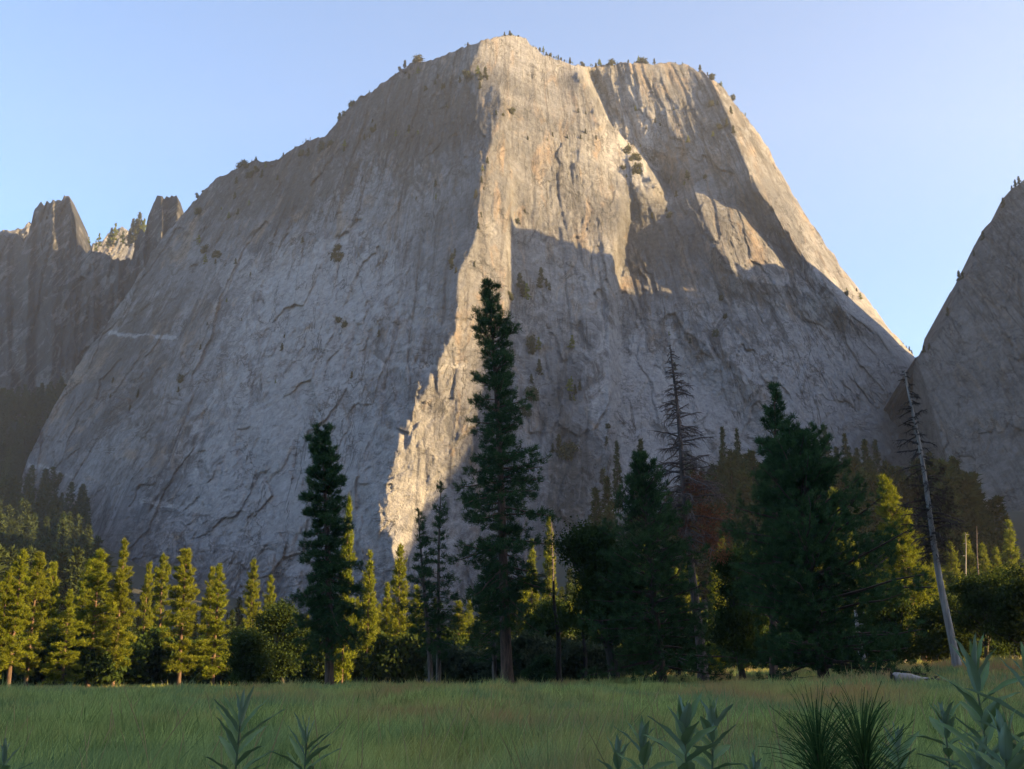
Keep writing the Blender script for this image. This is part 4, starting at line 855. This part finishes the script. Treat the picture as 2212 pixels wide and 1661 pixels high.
# ------------------------------------------------------------------ pine saplings with long needles
M['needle_long'] = leaf_mat('long_needles', (.020, .050, .020), (.090, .165, .055), .2, .05)
def sapling(px, py, D, label, seed, n_=560, nl=.23, hx=.34):
    rng = np.random.RandomState(seed); T = at(px, py, D); x0 = T[0]; z0 = float(ground(np.array(x0), np.array(D))); h = T[2] - z0 - nl * .9
    r = empty('pine_sapling', (x0, D, z0)); tag(r, label, 'pine sapling', 'pine saplings in the foreground')
    s_ = np.linspace(0, 1, 10); P = np.column_stack([.03 * np.sin(s_ * 4) , .02 * np.sin(s_ * 3), s_ * h]); P[0, 2] = -.05
    W = Wood(); W.tube(P, .016 - .008 * s_, 8); mesh('stem', *W.data(), M['bark'], r, smooth=True)
    q = 1 - rng.rand(n_) ** 1.25 * hx; base = np.stack([np.interp(q, s_, P[:, j]) for j in range(3)], -1)
    az = rng.rand(n_) * 6.28; e0 = np.radians(np.clip(84 - ((1 - q) / hx) ** .6 * 74 + rng.normal(size=n_) * 19, 0, 90)); L = nl * rng.uniform(.7, 1.15, n_); bend = np.radians(rng.uniform(0, 60, n_))
    nu = 6; u = np.linspace(0, 1, nu); el = e0[:, None] - bend[:, None] * u; du = L[:, None] / (nu - 1)
    rr_ = np.concatenate([np.zeros((n_, 1)), np.cumsum(np.cos(el[:, :-1]) * du, 1)], 1) + .008; hz = np.concatenate([np.zeros((n_, 1)), np.cumsum(np.sin(el[:, :-1]) * du, 1)], 1)
    C_ = base[:, None] + np.stack([np.cos(az)[:, None] * rr_, np.sin(az)[:, None] * rr_, hz], -1)
    w_ = .0026 * (1 - .6 * u); ph = rng.rand(n_) * pi; sd = np.stack([np.cos(ph), np.sin(ph) * .5, np.sin(ph)], -1)
    A = C_ - sd[:, None] * w_[None, :, None]; B = C_ + sd[:, None] * w_[None, :, None]
    V = np.stack([A, B], 2).reshape(-1, 3); i0 = (np.arange(n_) * nu * 2)[:, None, None] + (np.arange(nu - 1) * 2)[None, :, None]
    F_ = (i0 + np.array([0, 1, 3, 2])[None, None]).reshape(-1, 4); mesh('needles', V, F_, M['needle_long'], r, attrs={'tone': np.repeat(np.clip(rng.normal(.45, .25, n_), 0, 1), nu * 2)})
sapling(1772, 1492, 4.2, 'young pine with long brush like needles, left one of the two at the bottom', 21, 520)
sapling(1868, 1490, 4.1, 'young pine with long brush like needles, right one of the two at the bottom', 22, 580)
# ------------------------------------------------------------------ fallen wood
def lying(name, p0, p1, r0, r1, mat, label, cat, seed, arch=.08, stubs=()):
    rng = np.random.RandomState(seed); p0 = np.array(p0); p1 = np.array(p1); s_ = np.linspace(0, 1, 14)[:, None]; mid = (p0 + p1) / 2; r = empty(name, tuple(mid)); tag(r, label, cat)
    P = p0 + (p1 - p0) * s_ - mid + np.array([0, 0, 1.]) * arch * np.sin(s_ * 5) ; R_ = (r0 + (r1 - r0) * s_[:, 0]) * (1 + .10 * rng.normal(size=14)); R_[0] *= .55; R_[-1] *= .5
    W = Wood(); W.tube(P, R_, 10); mesh('log', *W.data(), M[mat], r, smooth=True)
    for (a, b, rad) in stubs:
        W = Wood(); a = np.array(a); b = np.array(b); q = np.linspace(0, 1, 6)[:, None]; pa = P[int(a[0] * 13)]; W.tube(pa + b * q + rng.normal(size=(6, 3)) * .03, rad * (1 - .7 * q[:, 0]), 6); mesh('stub', *W.data(), M['burnt'], r, smooth=True)
def gp(px, D, dz=0): a, _ = ray(px, 1480.); x = float(a) * D; return (x, D, float(ground(np.array(x), np.array(D))) + dz)
lying('fallen_log', gp(1930, 71, .75), gp(2010, 72.5, .52), .32, .22, 'bare_wood', 'pale weathered log lying in the grass near the right edge', 'log', 3, stubs=[((.0, 0, 0), (-.1, 0, .28), .13), ((.7, 0, 0), (1.2, .2, .16), .12), ((.95, 0, 0), (.9, .1, .42), .07)])
lying('rotten_log', gp(2016, 72, .42), gp(2058, 71.5, .38), .20, .12, 'bark', 'short reddish brown rotten log right of the pale weathered one', 'log', 4)
lying('dead_branch', gp(1692, 92, .15), gp(1724, 93, 1.1), .07, .10, 'bark_oak', 'dark forked dead branch on the grass under the broad dark pine', 'branch', 5, stubs=[((.4, 0, 0), (.6, 0, -.7), .05), ((.8, 0, 0), (1.6, 0, .15), .05)])
# ------------------------------------------------------------------ haze
bx = np.array([[x, y, z] for x in (-2750, 2750) for y in (-1800, 2750) for z in (-130, 1450)], float)
m = bpy.data.materials.new('haze'); m.use_nodes = True; t = m.node_tree; t.nodes.clear(); ou = t.nodes.new('ShaderNodeOutputMaterial'); pv = t.nodes.new('ShaderNodeVolumePrincipled')
pv.inputs['Color'].default_value = (.86, .92, .99, 1); pv.inputs['Density'].default_value = HAZE; pv.inputs['Anisotropy'].default_value = .35; t.links.new(pv.outputs[0], ou.inputs['Volume'])
o = mesh('haze', bx, np.array([[0, 1, 3, 2], [4, 6, 7, 5], [0, 4, 5, 1], [2, 3, 7, 6], [0, 2, 6, 4], [1, 5, 7, 3]]), m); tag(o, kind='stuff')
